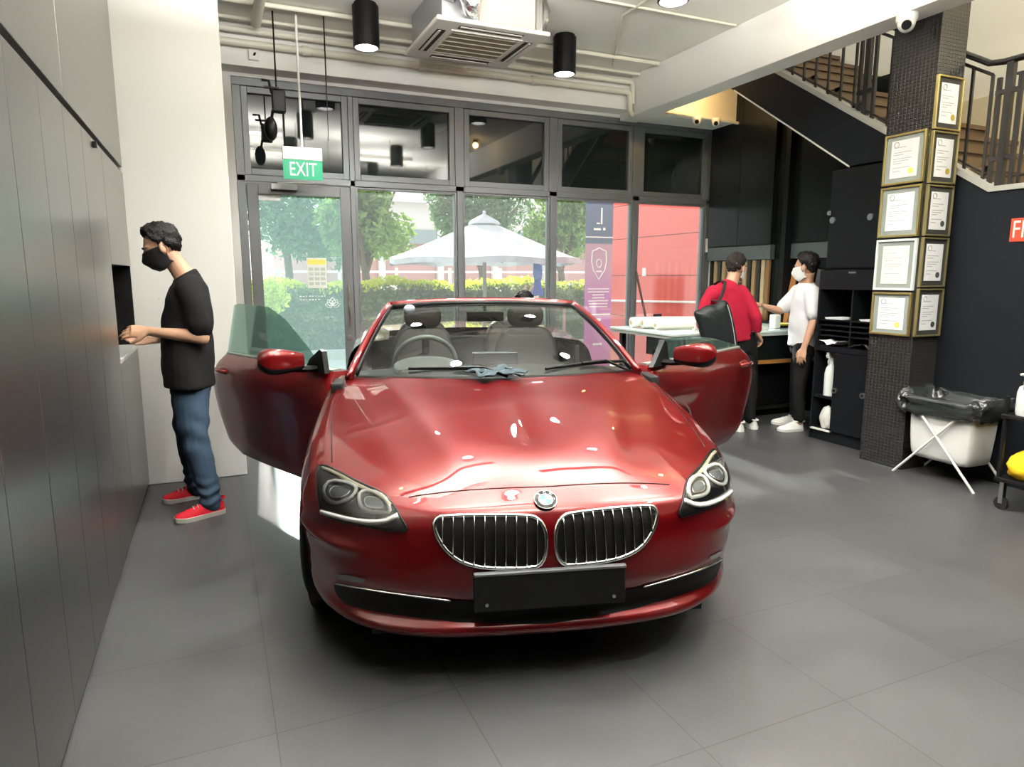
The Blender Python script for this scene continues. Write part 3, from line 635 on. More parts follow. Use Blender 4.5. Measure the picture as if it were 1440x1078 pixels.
tag(B((5.22,5.25,.921),(5.30,5.33,1.06)).build('paper_cup_box', white_plastic, None, bevel=.01), 'small white box on the counter beside the red-sweatered man', 'box')
# things under the overhanging end of the counter
bn = thing('tool_caddy', 'black two-tier tool caddy with a yellow item, under the counter end', 'caddy', (4.08,5.5,0))
B((3.98,5.36,.70),(4.2,5.62,.73)).build('tray', black_plastic, bn, bevel=.01); B((3.98,5.36,.45),(4.2,5.62,.48)).build('tray', black_plastic, bn, bevel=.01); B((3.98,5.36,.10),(4.2,5.62,.14)).build('tray', black_plastic, bn, bevel=.01)
for x in (3.99,4.17):
    for y in (5.37,5.59): B((x,y,0),(x+.02,y+.02,.70)).build('post', black_plastic, bn)
cloth_lump('yellow_sponge', (4.07,5.44,.73), (.055,.045,.045), mat('yellow_sponge', (.75,.60,.02), .7), 'yellow sponge on top of the black tool caddy', 'sponge', 5, .15)

# leaning pole at the window mullion
po = MB(); po.tube([(4.70,7.0,1.50),(4.77,6.85,.9),(4.88,6.5,.02)], .014, 8); tag(po.build('leaning_pole', mat('dark_brown_pole', (.05,.02,.015), .4), smooth=True), 'thin dark pole leaning against the window mullion', 'pole')
struct('trim_10', B((5.78,7.03,1.75),(5.86,7.075,1.92)), white_plastic, bevel=.004)

# laundry hamper with black bag
hx, hy = 4.78, 3.07
hp = thing('laundry_hamper', 'white fabric hamper on crossed white legs beside the tiled pillar', 'hamper', (hx,hy,0))
fabric = mat('white_hamper_cloth', (.68,.68,.66), .7, bump=.25, bscale=9)
bagm = mat('black_bin_bag', (.020,.022,.023), .26, bump=.5, bscale=11, coat=.2)
def rrect(cx, cy, hw, hd, r, z, n=6, wob=0, seed=0):
    P = []
    for q, (sx, sy) in enumerate(((1,1),(-1,1),(-1,-1),(1,-1))):
        for k in range(n):
            a = q*PI/2 + k/(n-1)*PI/2
            P.append([cx+sx*(hw-r)+r*math.cos(a), cy+sy*(hd-r)+r*math.sin(a), z])
    m = len(P)
    if wob:
        for k, p in enumerate(P):
            f = 1+wob*(math.sin(k*1.7+seed)+.6*math.sin(k*.9+seed*2)); p[0] = cx+(p[0]-cx)*f; p[1] = cy+(p[1]-cy)*f; p[2] += wob*.5*math.sin(k*1.3+seed*3)
    return [V(p) for p in P]
hw, hd = .15, .235
mb = MB(); mb.loft([rrect(hx,hy,hw*.82,hd*.86,.05,.135,6,.01,1), rrect(hx,hy,hw*.92,hd*.95,.05,.16,6,.012,2), rrect(hx,hy,hw*.97,hd*.98,.045,.30,6,.015,3), rrect(hx,hy,hw,hd,.04,.45,6,.01,4), rrect(hx,hy,hw,hd,.04,.56,6)])
mb.build('hamper_bag', fabric, hp, smooth=True, angle=180, sub=1)
for s in (-1,1):
    x = hx+s*(hw+.02)
    for a, b in ((-1,1),(1,-1)):
        l = MB(); l.tube([(x,hy+a*.30,.0),(x+.002*a,hy+b*.19,.545)], .009, 10); l.build('leg', white_plastic, hp, smooth=True)
rim = MB(); rim.tube([tuple(p) for p in rrect(hx,hy,hw+.02,hd+.012,.03,.55)], .009, 8, closed=True); rim.build('rim_rod', white_plastic, hp, smooth=True)
bb = MB()
def bring(ew, ed_, z, wob, seed, drop=0):
    R = rrect(hx,hy,hw+ew,hd+ed_,.05,z,14); out = []
    for k, p in enumerate(R):
        a = k/len(R)*2*PI; f = 1+wob*(.9*math.sin(3*a+seed)+.7*math.sin(7*a+seed*1.7)+.6*abs(math.sin(11*a-seed)))
        out.append(V((hx+(p.x-hx)*f, hy+(p.y-hy)*f, z+drop*(.5*math.sin(2*a+seed)+.5*math.sin(5*a+1)))))
    return out
bb.loft([bring(.02,.025,.470,.01,1,.012), bring(.032,.035,.475,.015,1,.012), bring(.045,.05,.50,.03,1.6,.010), bring(.05,.055,.535,.05,2.4,.006), bring(.052,.06,.57,.055,3.3,.006), bring(.055,.06,.585,.06,4.0,.012), bring(.045,.05,.610,.06,4.8,.02), bring(.03,.03,.615,.05,5.3,.022), bring(.012,.015,.605,.05,5.9,.02), bring(-.01,-.005,.58,.04,6.4,.01), bring(-.03,-.03,.52,.03,7,0), bring(-.06,-.06,.505,.02,7.4,0)], cap0=False)
bbo = bb.build('bin_bag', bagm, smooth=True, angle=180, sub=2)
tx = bpy.data.textures.new('bag_crumple', 'CLOUDS'); tx.noise_scale = .085; tx.noise_depth = 2
dmod = bbo.modifiers.new('crumple', 'DISPLACE'); dmod.texture = tx; dmod.strength = .085; dmod.mid_level = .45; dmod.texture_coords = 'GLOBAL'
tag(bbo, 'black plastic bin bag lining the white hamper, folded over its rim', 'bag')

# trolley at the right edge with bottles
tr_ = thing('trolley', 'low black tool trolley on casters at the right photo edge', 'trolley', (4.62,2.35,0))
for z in (.18,.58): B((4.42,2.1,z),(4.88,2.55,z+.03)).build('tray', black_plastic, tr_, bevel=.008)
for x in (4.43,4.85):
    for y in (2.11,2.52): B((x,y,.21),(x+.02,y+.02,.72)).build('post', black_plastic, tr_)
for x in (4.46,4.84):
    for y in (2.14,2.51):
        c = MB(); c.cyl((x-.012,y,.04),(x+.012,y,.04),.04,seg=20); w = c.build('caster', black_rubber, tr_, smooth=True); B((x-.018,y-.012,.04),(x+.018,y+.012,.18)).build('fork', steel, w)
obm = mat('orange_trigger', (.85,.33,.03), .4)
def spray2(c, lab, s=1., body=wb):
    t = thing('spray_bottle', lab, 'bottle', c, group='orange-topped spray bottles'); x, y, z = c
    mb = MB(); mb.lathe([(.01,0),(.046*s,0),(.05*s,.02*s),(.05*s,.12*s),(.042*s,.15*s),(.02*s,.165*s),(.018*s,.18*s),(.004,.18*s)], c, 24); mb.build('bottle_body', body, t, smooth=True)
    n = MB(); n.lathe([(.004,.168*s),(.024*s,.168*s),(.024*s,.205*s),(.004,.205*s)], c, 18); n.build('collar', obm, t, smooth=True)
    g = MB(); g.box((x-.035*s,y-.014*s,z+.205*s),(x+.045*s,y+.014*s,z+.235*s)); g.tube([(x-.03*s,y,z+.222*s),(x-.085*s,y,z+.224*s)], [.011*s,.006*s], 10); g.build('spray_head', white_plastic, t, bevel=.006, smooth=True)
    h = MB(); h.tube([(x-.02*s,y,z+.205*s),(x-.045*s,y,z+.18*s),(x-.04*s,y,z+.14*s)], .006*s, 8); h.build('trigger', obm, t, smooth=True)
spray2((4.48,2.44,.612), 'white spray bottle with an orange collar on the trolley', 1.15)
t = thing('wall_hook', 'orange hook on the black wall above the spray bottle', 'hook', (4.99,2.60,.98))
h = MB(); h.tube([(4.999,2.62,1.0),(4.95,2.62,1.0),(4.92,2.62,.98),(4.92,2.62,.95),(4.96,2.62,.94)], .012, 8); h.tube([(4.999,2.58,.96),(4.95,2.58,.96),(4.93,2.58,.975)], .01, 8); h.build('hook_arm', obm, t, smooth=True); B((4.99,2.54,.93),(5.0,2.66,1.02)).build('hook_plate', black_plastic, t)
cloth_lump('yellow_cloth', (4.60,2.40,.21), (.19,.13,.10), mat('yellow_microfibre', (.80,.48,.02), .8, bump=.3, bscale=60), 'yellow microfibre cloth lying on the lower tray of the trolley', 'cloth', 9, .3)

# fire sign
fs = thing('fire_sign', 'red sign with white letters on the black wall, cut by the right edge', 'sign', (4.998,2.75,1.75))
B((4.992,2.50,1.68),(4.999,2.955,1.835)).build('sign_plate', mat('sign_red', (.62,.06,.03), .4), fs, bevel=.003)
text_mb('FIRE', .165, face_M((4.9915,2.945,1.756), (0,-1,0), (0,0,1)), .001, align='LEFT', sx=.72).build('sign_lettering', mat('sign_white', (.85,.78,.70), .5), fs)
# ================================================================== OUTSIDE
pave = mat('pale_paving', (.50,.49,.46), .8, bump=.1, bscale=30, var=.08, vscale=2)
struct('ground_outside', B((-30,7.2,-.3),(45,90,-.1)), pave)
struct('ground_kerb', B((-12,12.9,-.1),(9.5,13.2,.06)), mat('kerb_concrete', (.46,.45,.42), .8))
struct('ground_bed', B((-12,13.2,-.1),(9.5,15.4,.05)), mat('soil', (.10,.07,.05), .9))
leafm = {}
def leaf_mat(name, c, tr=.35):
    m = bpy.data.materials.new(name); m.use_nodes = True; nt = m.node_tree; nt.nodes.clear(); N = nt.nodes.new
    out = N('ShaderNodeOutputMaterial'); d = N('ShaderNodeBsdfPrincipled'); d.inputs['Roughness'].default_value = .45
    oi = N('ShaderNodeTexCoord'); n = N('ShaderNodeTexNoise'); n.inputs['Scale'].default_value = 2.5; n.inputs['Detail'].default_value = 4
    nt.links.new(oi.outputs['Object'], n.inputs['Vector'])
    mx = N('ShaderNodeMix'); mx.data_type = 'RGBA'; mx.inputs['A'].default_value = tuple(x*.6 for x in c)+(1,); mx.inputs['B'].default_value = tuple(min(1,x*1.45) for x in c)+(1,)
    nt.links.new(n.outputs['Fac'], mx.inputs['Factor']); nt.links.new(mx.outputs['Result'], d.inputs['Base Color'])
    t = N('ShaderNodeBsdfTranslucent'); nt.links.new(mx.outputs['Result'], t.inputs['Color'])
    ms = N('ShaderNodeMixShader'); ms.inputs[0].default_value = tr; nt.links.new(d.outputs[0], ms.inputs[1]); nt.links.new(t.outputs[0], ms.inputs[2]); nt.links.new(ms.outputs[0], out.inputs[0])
    return m
hedge_g = leaf_mat('hedge_leaf', (.15,.23,.07), .3); hedge_y = leaf_mat('hedge_sunlit_leaf', (.55,.60,.04), .5)  # yellow leaf colour carries the sun on the hedge top
tree_g = leaf_mat('tree_leaf', (.10,.19,.07), .4); tree_y = leaf_mat('tree_leaf_light', (.22,.34,.08), .45)
bark = mat('bark', (.14,.11,.08), .85, bump=.5, bscale=20)
def leaves(mb, pts, size, rnd, up=.3):
    for p in pts:
        a = V((rnd.gauss(0,1), rnd.gauss(0,1), rnd.gauss(0,1)+up)).normalized(); b = a.orthogonal().normalized(); b = (b*math.cos(t:=rnd.uniform(0,6.28)) + a.cross(b)*math.sin(t)); c = a.cross(b)
        s = size*rnd.uniform(.6,1.3); p = V(p)
        mb.add([p-b*s, p-c*s*.45+a*s*.12, p+b*s, p+c*s*.45+a*s*.12], [(0,1,2,3)])
rnd = random.Random(3)
# hedge: side leaves, and a top with its sunlight painted in yellow-green
mb = MB(); mb.box((-6,13.75,.05),(9.2,14.7,1.15)); 
mb2 = MB(); P = []
for k in range(16000):
    x = rnd.uniform(-6.1,9.3); f = rnd.random()
    z = rnd.uniform(.05,1.28)
    P.append((x, 13.62+rnd.uniform(-.07,.10)+.05*math.sin(x*3)+.04*math.sin(x*7+z*5), z))
leaves(mb, P, .062, rnd)
hg = mb.build('hedge', hedge_g); tag(hg, 'clipped hedge with sunlight coloured into its yellow-green top, running behind the windows', 'hedge')
P = [(x:=rnd.uniform(-6.1,9.3), rnd.uniform(13.5,14.7), 1.26+rnd.uniform(-.08,.09)+.06*math.sin(x*2.3)+.04*math.sin(x*6.1)) for _ in range(8500)]
leaves(mb2, P, .055, rnd); mb2.build('hedge_sunlit_top', hedge_y, hg)
def tree(x, y, h, r, lab, seed, n=4200, mm=None, trunk_h=None, lean=0.):
    rnd = random.Random(seed); t = thing('tree', lab, 'tree', (x,y,-.1), group='trees outside')
    th = trunk_h or h*.45; b = MB(); b.tube([(x,y,-.1),(x+.05+lean,y,th*.6),(x+lean*1.5,y+.05,th)], [.14,.11,.09], 10); b.build('trunk', bark, t, smooth=True)
    for k in range(6):
        a = k*PI/3+rnd.random(); q = V((x+lean*1.5,y+.05,th*.8+rnd.uniform(0,.3)))
        e = V((x+lean+math.cos(a)*r*.75, y+math.sin(a)*r*.75, h-r*.9+rnd.uniform(0,r*.7)))
        MB().tube([q, q.lerp(e,.5)+V((0,0,.15)), e], [.06,.04,.015], 7).build('branch', bark, t, smooth=True)
    blobs = [(V((x+lean,y,h-r)), r*.62)] + [(V((x+lean+rnd.uniform(-.62,.62)*r, y+rnd.uniform(-.5,.5)*r, h-r+rnd.uniform(-.55,.6)*r)), r*rnd.uniform(.32,.52)) for _ in range(14)]
    mb = MB(); P = []
    for k in range(n):
        c, rr = blobs[rnd.randrange(len(blobs))]; d = V((rnd.gauss(0,1),rnd.gauss(0,1),rnd.gauss(0,1))).normalized()*rr*(rnd.random()**.35); P.append(c+d)
    leaves(mb, P, .115, rnd); mb.build('foliage', mm or tree_g, t)
tree(2.0,21,5.6,2.1,'dense tree seen through the glass door',11,6500)
tree(3.5,17.2,4.3,1.25,'light green tree right of the glass door',12,5200,tree_y,1.7)
tree(8.3,21.6,5.6,2.0,'broad tree behind the big white umbrella',13,6500,None,1.9)
tree(9.45,18,4.6,1.42,'light green tree right of the umbrella',14,4200,tree_y,1.8)
tree(10.2,15.65,2.7,.92,'small dark tree beside the pink banner',15,3000,None,1.1)
# market umbrella
ux, uy = 4.68, 12.0; uz = 1.74; R_ = 1.84
um = thing('market_umbrella', 'large open white umbrella outside behind the windows', 'umbrella', (ux,uy,-.1))
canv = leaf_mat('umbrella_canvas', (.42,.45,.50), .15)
cm = MB(); rings = []
for k in range(9):
    f = k/8; rr = R_*f; zz = uz + .76*(1-f)**1.12
    ring = []
    for j in range(48):
        a = j*2*PI/48+.2; sag = 1-.05*f*abs(math.sin((a-.2)*4)); ring.append(V((ux+rr*sag*math.cos(a)+1e-4*math.cos(a), uy+rr*sag*math.sin(a)+1e-4*math.sin(a), zz - .07*f*abs(math.sin((a-.2)*4))**2*0 + .04*f*(abs(math.sin((a-.2)*4))))))
    rings.append(ring)
rings.append([p+V((0,0,-.10)) for p in rings[-1]])
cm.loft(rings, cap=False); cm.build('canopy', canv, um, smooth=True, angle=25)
vt = MB(); vt.lathe([(.30,uz+.66),(.26,uz+.72),(.03,uz+.84),(.03,uz+.9),(.002,uz+.91)], (ux,uy,0), 24); vt.build('vent_cap', canv, um, smooth=True)
MB().cyl((ux,uy,-.1),(ux,uy,uz+.8),.035,seg=14).build('pole', mat('umbrella_pole', (.25,.25,.26), .4), um, smooth=True)
for k in range(8):
    a = k*PI/4+.2; MB().tube([(ux,uy,uz+.72),(ux+R_*.97*math.cos(a),uy+R_*.97*math.sin(a),uz-.01)], .012, 6).build('rib', mat('umbrella_rib', (.3,.3,.3), .5), um)
MB().lathe([(.01,.0),(.30,0),(.30,.06),(.06,.10),(.06,.35),(.01,.35)], (ux,uy,-.1), 24).build('base', black_plastic, um, smooth=True)
# folded blue umbrella
bu = thing('folded_umbrella', 'folded blue umbrella standing outside before the hedge', 'umbrella', (6.22,12.9,-.1))
MB().cyl((6.26,12.9,-.1),(6.20,12.9,2.0),.02,seg=10).build('pole', steel, bu, smooth=True)
MB().lathe([(.02,1.95),(.09,1.80),(.10,1.5),(.07,1.35),(.13,1.05),(.03,1.1)], (6.22,12.9,0), 14).build('canopy', mat('blue_canvas', (.05,.12,.42), .7), bu, smooth=True)
# wooden folding chair frame and white post before the hedge
wc = thing('folding_chair', 'wooden folding chair with crossed legs outside, below the umbrella', 'chair', (5.1,11.6,-.1))
wood = mat('pale_wood', (.60,.48,.30), .6)
for k, (a, b) in enumerate((((4.98,11.5,.55),(5.45,11.5,1.28)),((5.28,11.5,.30),(5.42,11.5,1.05)),((4.98,11.8,.55),(5.45,11.8,1.28)),((5.28,11.8,.30),(5.42,11.8,1.05)),((5.42,11.5,1.05),(5.50,11.5,-.1)),((5.42,11.8,1.05),(5.50,11.8,-.1)),((4.98,11.5,.55),(5.06,11.5,-.1)),((4.98,11.8,.55),(5.06,11.8,-.1)))):
    MB().tube([a,b], .022, 6).build('frame_bar', wood, wc)
B((5.02,11.5,.40),(5.42,11.8,.43)).build('seat', wood, wc)
tag(B((5.86,12.3,-.1),(5.92,12.36,1.05)).build('white_post', white_plastic), 'thin white post outside before the hedge', 'post')
# potted topiary by the door
pp = thing('potted_plant', 'small round yellow-green tree in a dark pot outside the door', 'plant', (.66,9.4,-.1))
MB().lathe([(.01,0),(.17,0),(.22,.40),(.24,.42),(.24,.46),(.2,.46),(.19,.40),(.01,.40)], (.66,9.4,-.1), 22).build('pot', mat('dark_pot', (.05,.06,.08), .5), pp, smooth=True)
MB().tube([(.66,9.4,.25),(.67,9.4,.7),(.66,9.4,1.05)], .018, 8).build('stem', bark, pp)
mb = MB(); rnd = random.Random(5)
leaves(mb, [V((.66,9.4,1.2))+V((rnd.gauss(0,1),rnd.gauss(0,1),rnd.gauss(0,1))).normalized()*.26*rnd.random()**.4 for _ in range(700)], .04, rnd); mb.build('foliage', leaf_mat('topiary_leaf', (.40,.48,.08), .5), pp)
# red panelled wall on the right
def red_wall():
    m = mat('red_wall_panels', (.74,.12,.10), .55)
    return m
rw_ = MB()
zcuts = [-.1,.78,1.46,2.07,2.62,3.3,4.4]
rb = struct('wall_red_outside', B((6.43,7.3,-.1),(8.5,10.35,4.4)), mat('dark_joint', (.25,.04,.04), .7))
for k in range(len(zcuts)-1): rw_.box((6.40,7.28,zcuts[k]+.006),(6.44,10.36,zcuts[k+1]-.006))
rw_.build('cladding_panels', red_wall(), rb)
MB().box((6.385,9.25,1.45),(6.40,9.34,1.58)).build('switch_plate', white_plastic, rb)
MB().tube([(6.37,7.4,1.09),(6.37,10.3,1.02)], .018, 8).build('wall_rail', white_plastic, rb)
# roll-up banner
bn = thing('banner_stand', 'tall roll-up banner, dark above and pink below, outside the window', 'banner', (5.35,9.0,-.1))
bx0, bx1 = 5.13, 5.60
def banner_mat():
    m = mat('banner_print', (.5,.1,.3), .5); nt = m.node_tree; b = nt.nodes['Principled BSDF']
    tc = nt.nodes.new('ShaderNodeTexCoord'); sp_ = nt.nodes.new('ShaderNodeSeparateXYZ'); nt.links.new(tc.outputs['Object'], sp_.inputs[0])
    mr = nt.nodes.new('ShaderNodeMapRange'); mr.inputs['From Min'].default_value = .1; mr.inputs['From Max'].default_value = 2.7; nt.links.new(sp_.outputs['Z'], mr.inputs['Value'])
    r = nt.nodes.new('ShaderNodeValToRGB'); e = r.color_ramp.elements; e[0].position = 0; e[0].color = (.55,.05,.35,1); e[1].position = .40; e[1].color = (.42,.10,.40,1)
    for p_, c_ in ((.60,(.42,.22,.34,1)),(.74,(.40,.22,.30,1)),(.745,(.05,.08,.15,1)),(1.,(.06,.09,.18,1))):
        q = e.new(p_); q.color = c_
    nt.links.new(mr.outputs['Result'], r.inputs['Fac']); nt.links.new(r.outputs['Color'], b.inputs['Base Color']); return m
fb_ = B((bx0,8.995,.0),(bx1,9.005,2.58)).build('banner_sheet', banner_mat(), bn)
B((bx0-.02,8.9,-.1),(bx1+.02,9.1,.0)).build('base', steel, bn, bevel=.01)
MB().cyl((5.365,9.03,0),(5.365,9.03,2.58),.012,seg=8).build('pole', steel, bn)
wp = mat('banner_white', (.80,.78,.80), .6)
d = MB(); cxx, czz = 5.365, 1.62
sh = [(-.12,.20),(-.06,.22),(0,.25),(.06,.22),(.12,.20),(.13,.05),(.10,-.08),(0,-.22),(-.10,-.08),(-.13,.05)]
d.tube([(cxx+x,8.99,czz+z) for x, z in sh], .010, 6, closed=True); d.tube([(cxx+.045*math.cos(a),8.99,czz+.02+.06*math.sin(a)) for a in np.linspace(0,2*PI,14)[:-1]], .008, 5, closed=True)
d.box((cxx-.05,8.988,czz-.11),(cxx+.05,8.992,czz-.09)); d.build('shield_emblem', wp, fb_)
d = MB(); rnd = random.Random(2)
for k in range(7): w = rnd.uniform(.10,.19); d.box((cxx-w,8.989,1.25-k*.045),(cxx+w,8.993,1.265-k*.045))
d.box((bx0+.02,8.989,.86),(bx1-.02,8.993,.88)); d.box((cxx-.05,8.989,.77),(cxx+.05,8.993,.81)); d.box((cxx-.08,8.989,.40),(cxx+.08,8.993,.43))
d.box((cxx-.10,8.989,2.13),(cxx+.02,8.993,2.16)); d.box((cxx+.06,8.989,2.13),(cxx+.10,8.993,2.17)); d.box((bx0,8.989,2.02),(bx1,8.993,2.035)); d.box((cxx+.02,8.989,2.22),(cxx+.045,8.993,2.46)); d.box((cxx-.05,8.989,2.22),(cxx+.0,8.993,2.24))
d.build('banner_lettering', wp, fb_)
# low red kiosk / vehicle shape replaced by planter wall beyond the banner, far building and fence
fb2 = thing('far_building', 'low white and pink industrial building far beyond the trees', 'building', (14,45,-.1))
B((4.5,45,-.1),(30,58,3.6)).build('wall', mat('pink_render', (.62,.36,.34), .8), fb2); B((3.8,44.0,6.2),(31,60,7.6)).build('roof_band', mat('white_fascia', (.78,.78,.76), .7), fb2)
B((4.2,44.6,3.6),(30.5,44.9,4.5)).build('window_band', mat('far_glass', (.30,.34,.36), .2), fb2); B((4.4,44.8,4.5),(30.2,58,6.2)).build('upper_wall', mat('far_pale', (.74,.68,.66), .8), fb2)
for k in range(6): B((6+k*4,44.5,-.1),(6.4+k*4,44.9,6.2)).build('column', white_paint, fb2)
fn = thing('fence', 'low white rail fence between the hedge and the far building', 'fence', (4,24,-.1))
for k in range(3): MB().tube([(-8,24,.6+.5*k),(24,24,.6+.5*k)], .04, 6).build('rail', white_plastic, fn)
for k in range(17): B((-8.05+k*2,23.95,-.1),(-7.95+k*2,24.05,1.75)).build('post', white_plastic, fn)
bt = thing('outdoor_table', 'red-edged outdoor table end beside the banner outside the window', 'table', (4.7,10.3,-.1))
B((4.55,10.0,.92),(5.4,10.5,.98)).build('table_top', mat('red_table', (.55,.10,.07), .5), bt, bevel=.01)
for x in (4.62,5.33):
    for y in (10.06,10.42): B((x,y,-.1),(x+.05,y+.05,.92)).build('leg', steel, bt)
# ================================================================== THE CAR
CARLOC, CARRZ = (1.002, 1.957, 0), -.262
car = thing('car', 'dark red convertible car with both doors open, parked facing the camera', 'car', CARLOC, CARRZ)
CM = wm(car); CI = CM.inverted()
red = mat('candy_red_paint', (.105,.0006,.0016), .38, metal=.55, spec=.2, coat=.95, coatr=.012)
red_in = mat('dark_red_inner', (.10,.004,.006), .35, coat=.5)
leather = mat('dark_leather', (.011,.009,.008), .45, bump=.15, bscale=60)
blackt = mat('black_trim', (.006,.006,.0065), .3)
meshm = mat('grille_black', (.003,.003,.003), .6)
red.node_tree.nodes['Principled BSDF'].inputs['Coat IOR'].default_value = 1.45
cam_c = CI @ V((0,0,CAMH))
def cray(px, py): return (CI.to_3x3() @ pray(px, py)).normalized()

# ---- body surface: side wall columns (u) with a lid of ribs towards a spine
kX = [0,.20,.40,.56,.69,.79,.865,.91,.935,.943,.94,.93]; kY = [0,.006,.03,.08,.165,.28,.42,.56,.75,.95,1.2,1.5]
kk = list(range(12))
kZ = [.690,.690,.687,.684,.688,.698,.714,.737,.775,.815,.868,.930]
fF = [0,.03,.07,.107,.165,.32,.44,.54,.73,.865,.94,1.]; dF = [.09,.05,.024,.018,.045,.022,.0,.0,.012,.030,.055,.10]
fS = [0,.05,.12,.25,.40,.55,.66,.78,.88,.95,1.]; dS = [.06,.035,.022,.016,.012,.004,0,.004,.026,.055,.105]
AY, AR = .90, .385
def sstep(a, b, x): t = min(1, max(0, (x-a)/(b-a))); return t*t*(3-2*t)
def outline(k):
    x, y = float(cr(kk,kX,k)), float(cr(kk,kY,k)); e = .02
    dx = float(cr(kk,kX,min(11,k+e)))-float(cr(kk,kX,max(0,k-e))); dy = float(cr(kk,kY,min(11,k+e)))-float(cr(kk,kY,max(0,k-e)))
    l = math.hypot(dx,dy); return x, y, dy/l, -dx/l
def wall(k, z, zc=None):
    zc = zc if zc is not None else float(cr(kk,kZ,k)); x, y, nx, ny = outline(k)
    zb = .175 + .0*k
    f = min(1, max(0, (z-zb)/(zc-zb))); w = sstep(2.5, 7, k)
    d = float(cr(fF,dF,f))*(1-w) + float(cr(fS,dS,f))*w
    q = math.exp(-((z-.505)/.022)**2) * sstep(3.2,4.6,k)*(1-sstep(6.6,7.6,k)); d -= .016*q
    return V((x-nx*d, y-ny*d, z))
def spine(k):
    y = .45 + .77*(k/11)**1.5
    return V((0, y, float(cr([.12,.3,.45,.6,.9,1.22],[.712,.764,.801,.833,.886,.930],y))))
def lid(k, t):
    C = wall(k, float(cr(kk,kZ,k))); S = spine(k); U = k/11
    p = C.lerp(S, t); h = 1-(1-t)**2.1
    p.z = C.z + (S.z-C.z)*h
    p.y -= .075*U**2*4*t*(1-t)
    # hood creases converge forward to the grille; soft valley beside the fender crest
    xc = .30 + .30*min(1, max(0, (p.y-.15)/1.1)); d = abs(p.x)-xc
    a = sstep(.12,.35,p.y)
    p.z += a*(.007*(1-sstep(-.05,.045,d)) - .004*math.exp(-((d-.09)/.07)**2)) * (1 if k > .2 else 1)
    return p
ks = sorted(set([round(x,4) for x in np.linspace(0,11,111)]))
kfy = lambda y: float(np.interp(y, [float(cr(kk,kY,k)) for k in ks], ks))
def arch_z(y, base, AY=AY):
    d = AR*AR-(y-AY)**2
    return max(base, .335+math.sqrt(d)) if d > 0 else base
def make_front(s):
    k1, k2 = kfy(AY-AR), kfy(AY+AR)
    cols = [k for k in ks if abs(k-k1) > .03 and abs(k-k2) > .03] + [k1-1e-3,k1+1e-3,k2-1e-3,k2+1e-3]; cols.sort()
    NW = 56; SW = []
    for k in cols:
        y = float(cr(kk,kY,k)); zc = float(cr(kk,kZ,k)); zl = .175
        if k1 < k < k2: zl = arch_z(y, .175)
        SW.append([wall(k, zl+(zc-zl)*(i/NW)**.9, zc) for i in range(NW+1)])
    LD = [[lid(k, (i/44)**1.25) for i in range(45)] for k in cols]
    for R in (SW, LD):
        for r in R:
            for p in r: p.x *= s
    return cols, SW, LD
allv = MB()
front = {}
for s in (-1,1):
    front[s] = make_front(s); cols, SW, LD = front[s]
    allv.grid(SW); allv.grid(LD)
bvh = BVHTree.FromPolygons([V(v) for v in allv.v], allv.f)
def hit(px, py, off=0.):
    d = cray(px, py); r = bvh.ray_cast(cam_c, d)
    if r[0] is None: return None
    n = r[1]; n = -n if n.dot(d) > 0 else n
    return r[0] + n*off
th_k = lambda k: float(np.interp(k, [0,3,4,5,6,7,11], [.015,.02,.05,.05,.04,.05,.06]))
hood, bump, fend = MB(), {-1:MB(),1:MB()}, {-1:MB(),1:MB()}
def sub_grid(mb, P, sel):
    m = len(P[0]); idx = {}; vs = []; fs = []
    def vi(i, j):
        if (i,j) not in idx: idx[(i,j)] = len(vs); vs.append(P[i][j])
        return idx[(i,j)]
    for i in range(len(P)-1):
        for j in range(m-1):
            if sel(i, j): fs.append((vi(i,j),vi(i+1,j),vi(i+1,j+1),vi(i,j+1)))
    mb.add(vs, fs)
KB = 7.0
for s in (-1,1):
    cols, SW, LD = front[s]
    tt = [(i/44)**1.25 for i in range(45)]
    isH = lambda i, j: tt[j] >= th_k(cols[i])
    sub_grid(hood, LD, isH)
    sub_grid(bump[s], LD, lambda i, j: not isH(i,j) and cols[i] < KB); sub_grid(fend[s], LD, lambda i, j: not isH(i,j) and cols[i] >= KB)
    sub_grid(bump[s], SW, lambda i, j: cols[i] < KB); sub_grid(fend[s], SW, lambda i, j: cols[i] >= KB)
def weld(mb):
    bm = bmesh.new(); vs = [bm.verts.new(p) for p in mb.v]
    for f in mb.f:
        try: bm.faces.new([vs[i] for i in f])
        except ValueError: pass
    bmesh.ops.remove_doubles(bm, verts=bm.verts, dist=1e-5); bm.verts.index_update()
    o = MB(); o.add([v.co.copy() for v in bm.verts], [[v.index for v in f.verts] for f in bm.faces]); bm.free(); return o
weld(hood).build('hood', red, car, smooth=True, local=True, angle=180)
bb_ = MB(); [bb_.add(bump[s].v, bump[s].f) for s in (-1,1)]
bumper = weld(bb_).build('front_bumper', red, car, smooth=True, local=True, angle=180)
for s in (-1,1): weld(fend[s]).build('front_fender', red, car, smooth=True, local=True, angle=180)

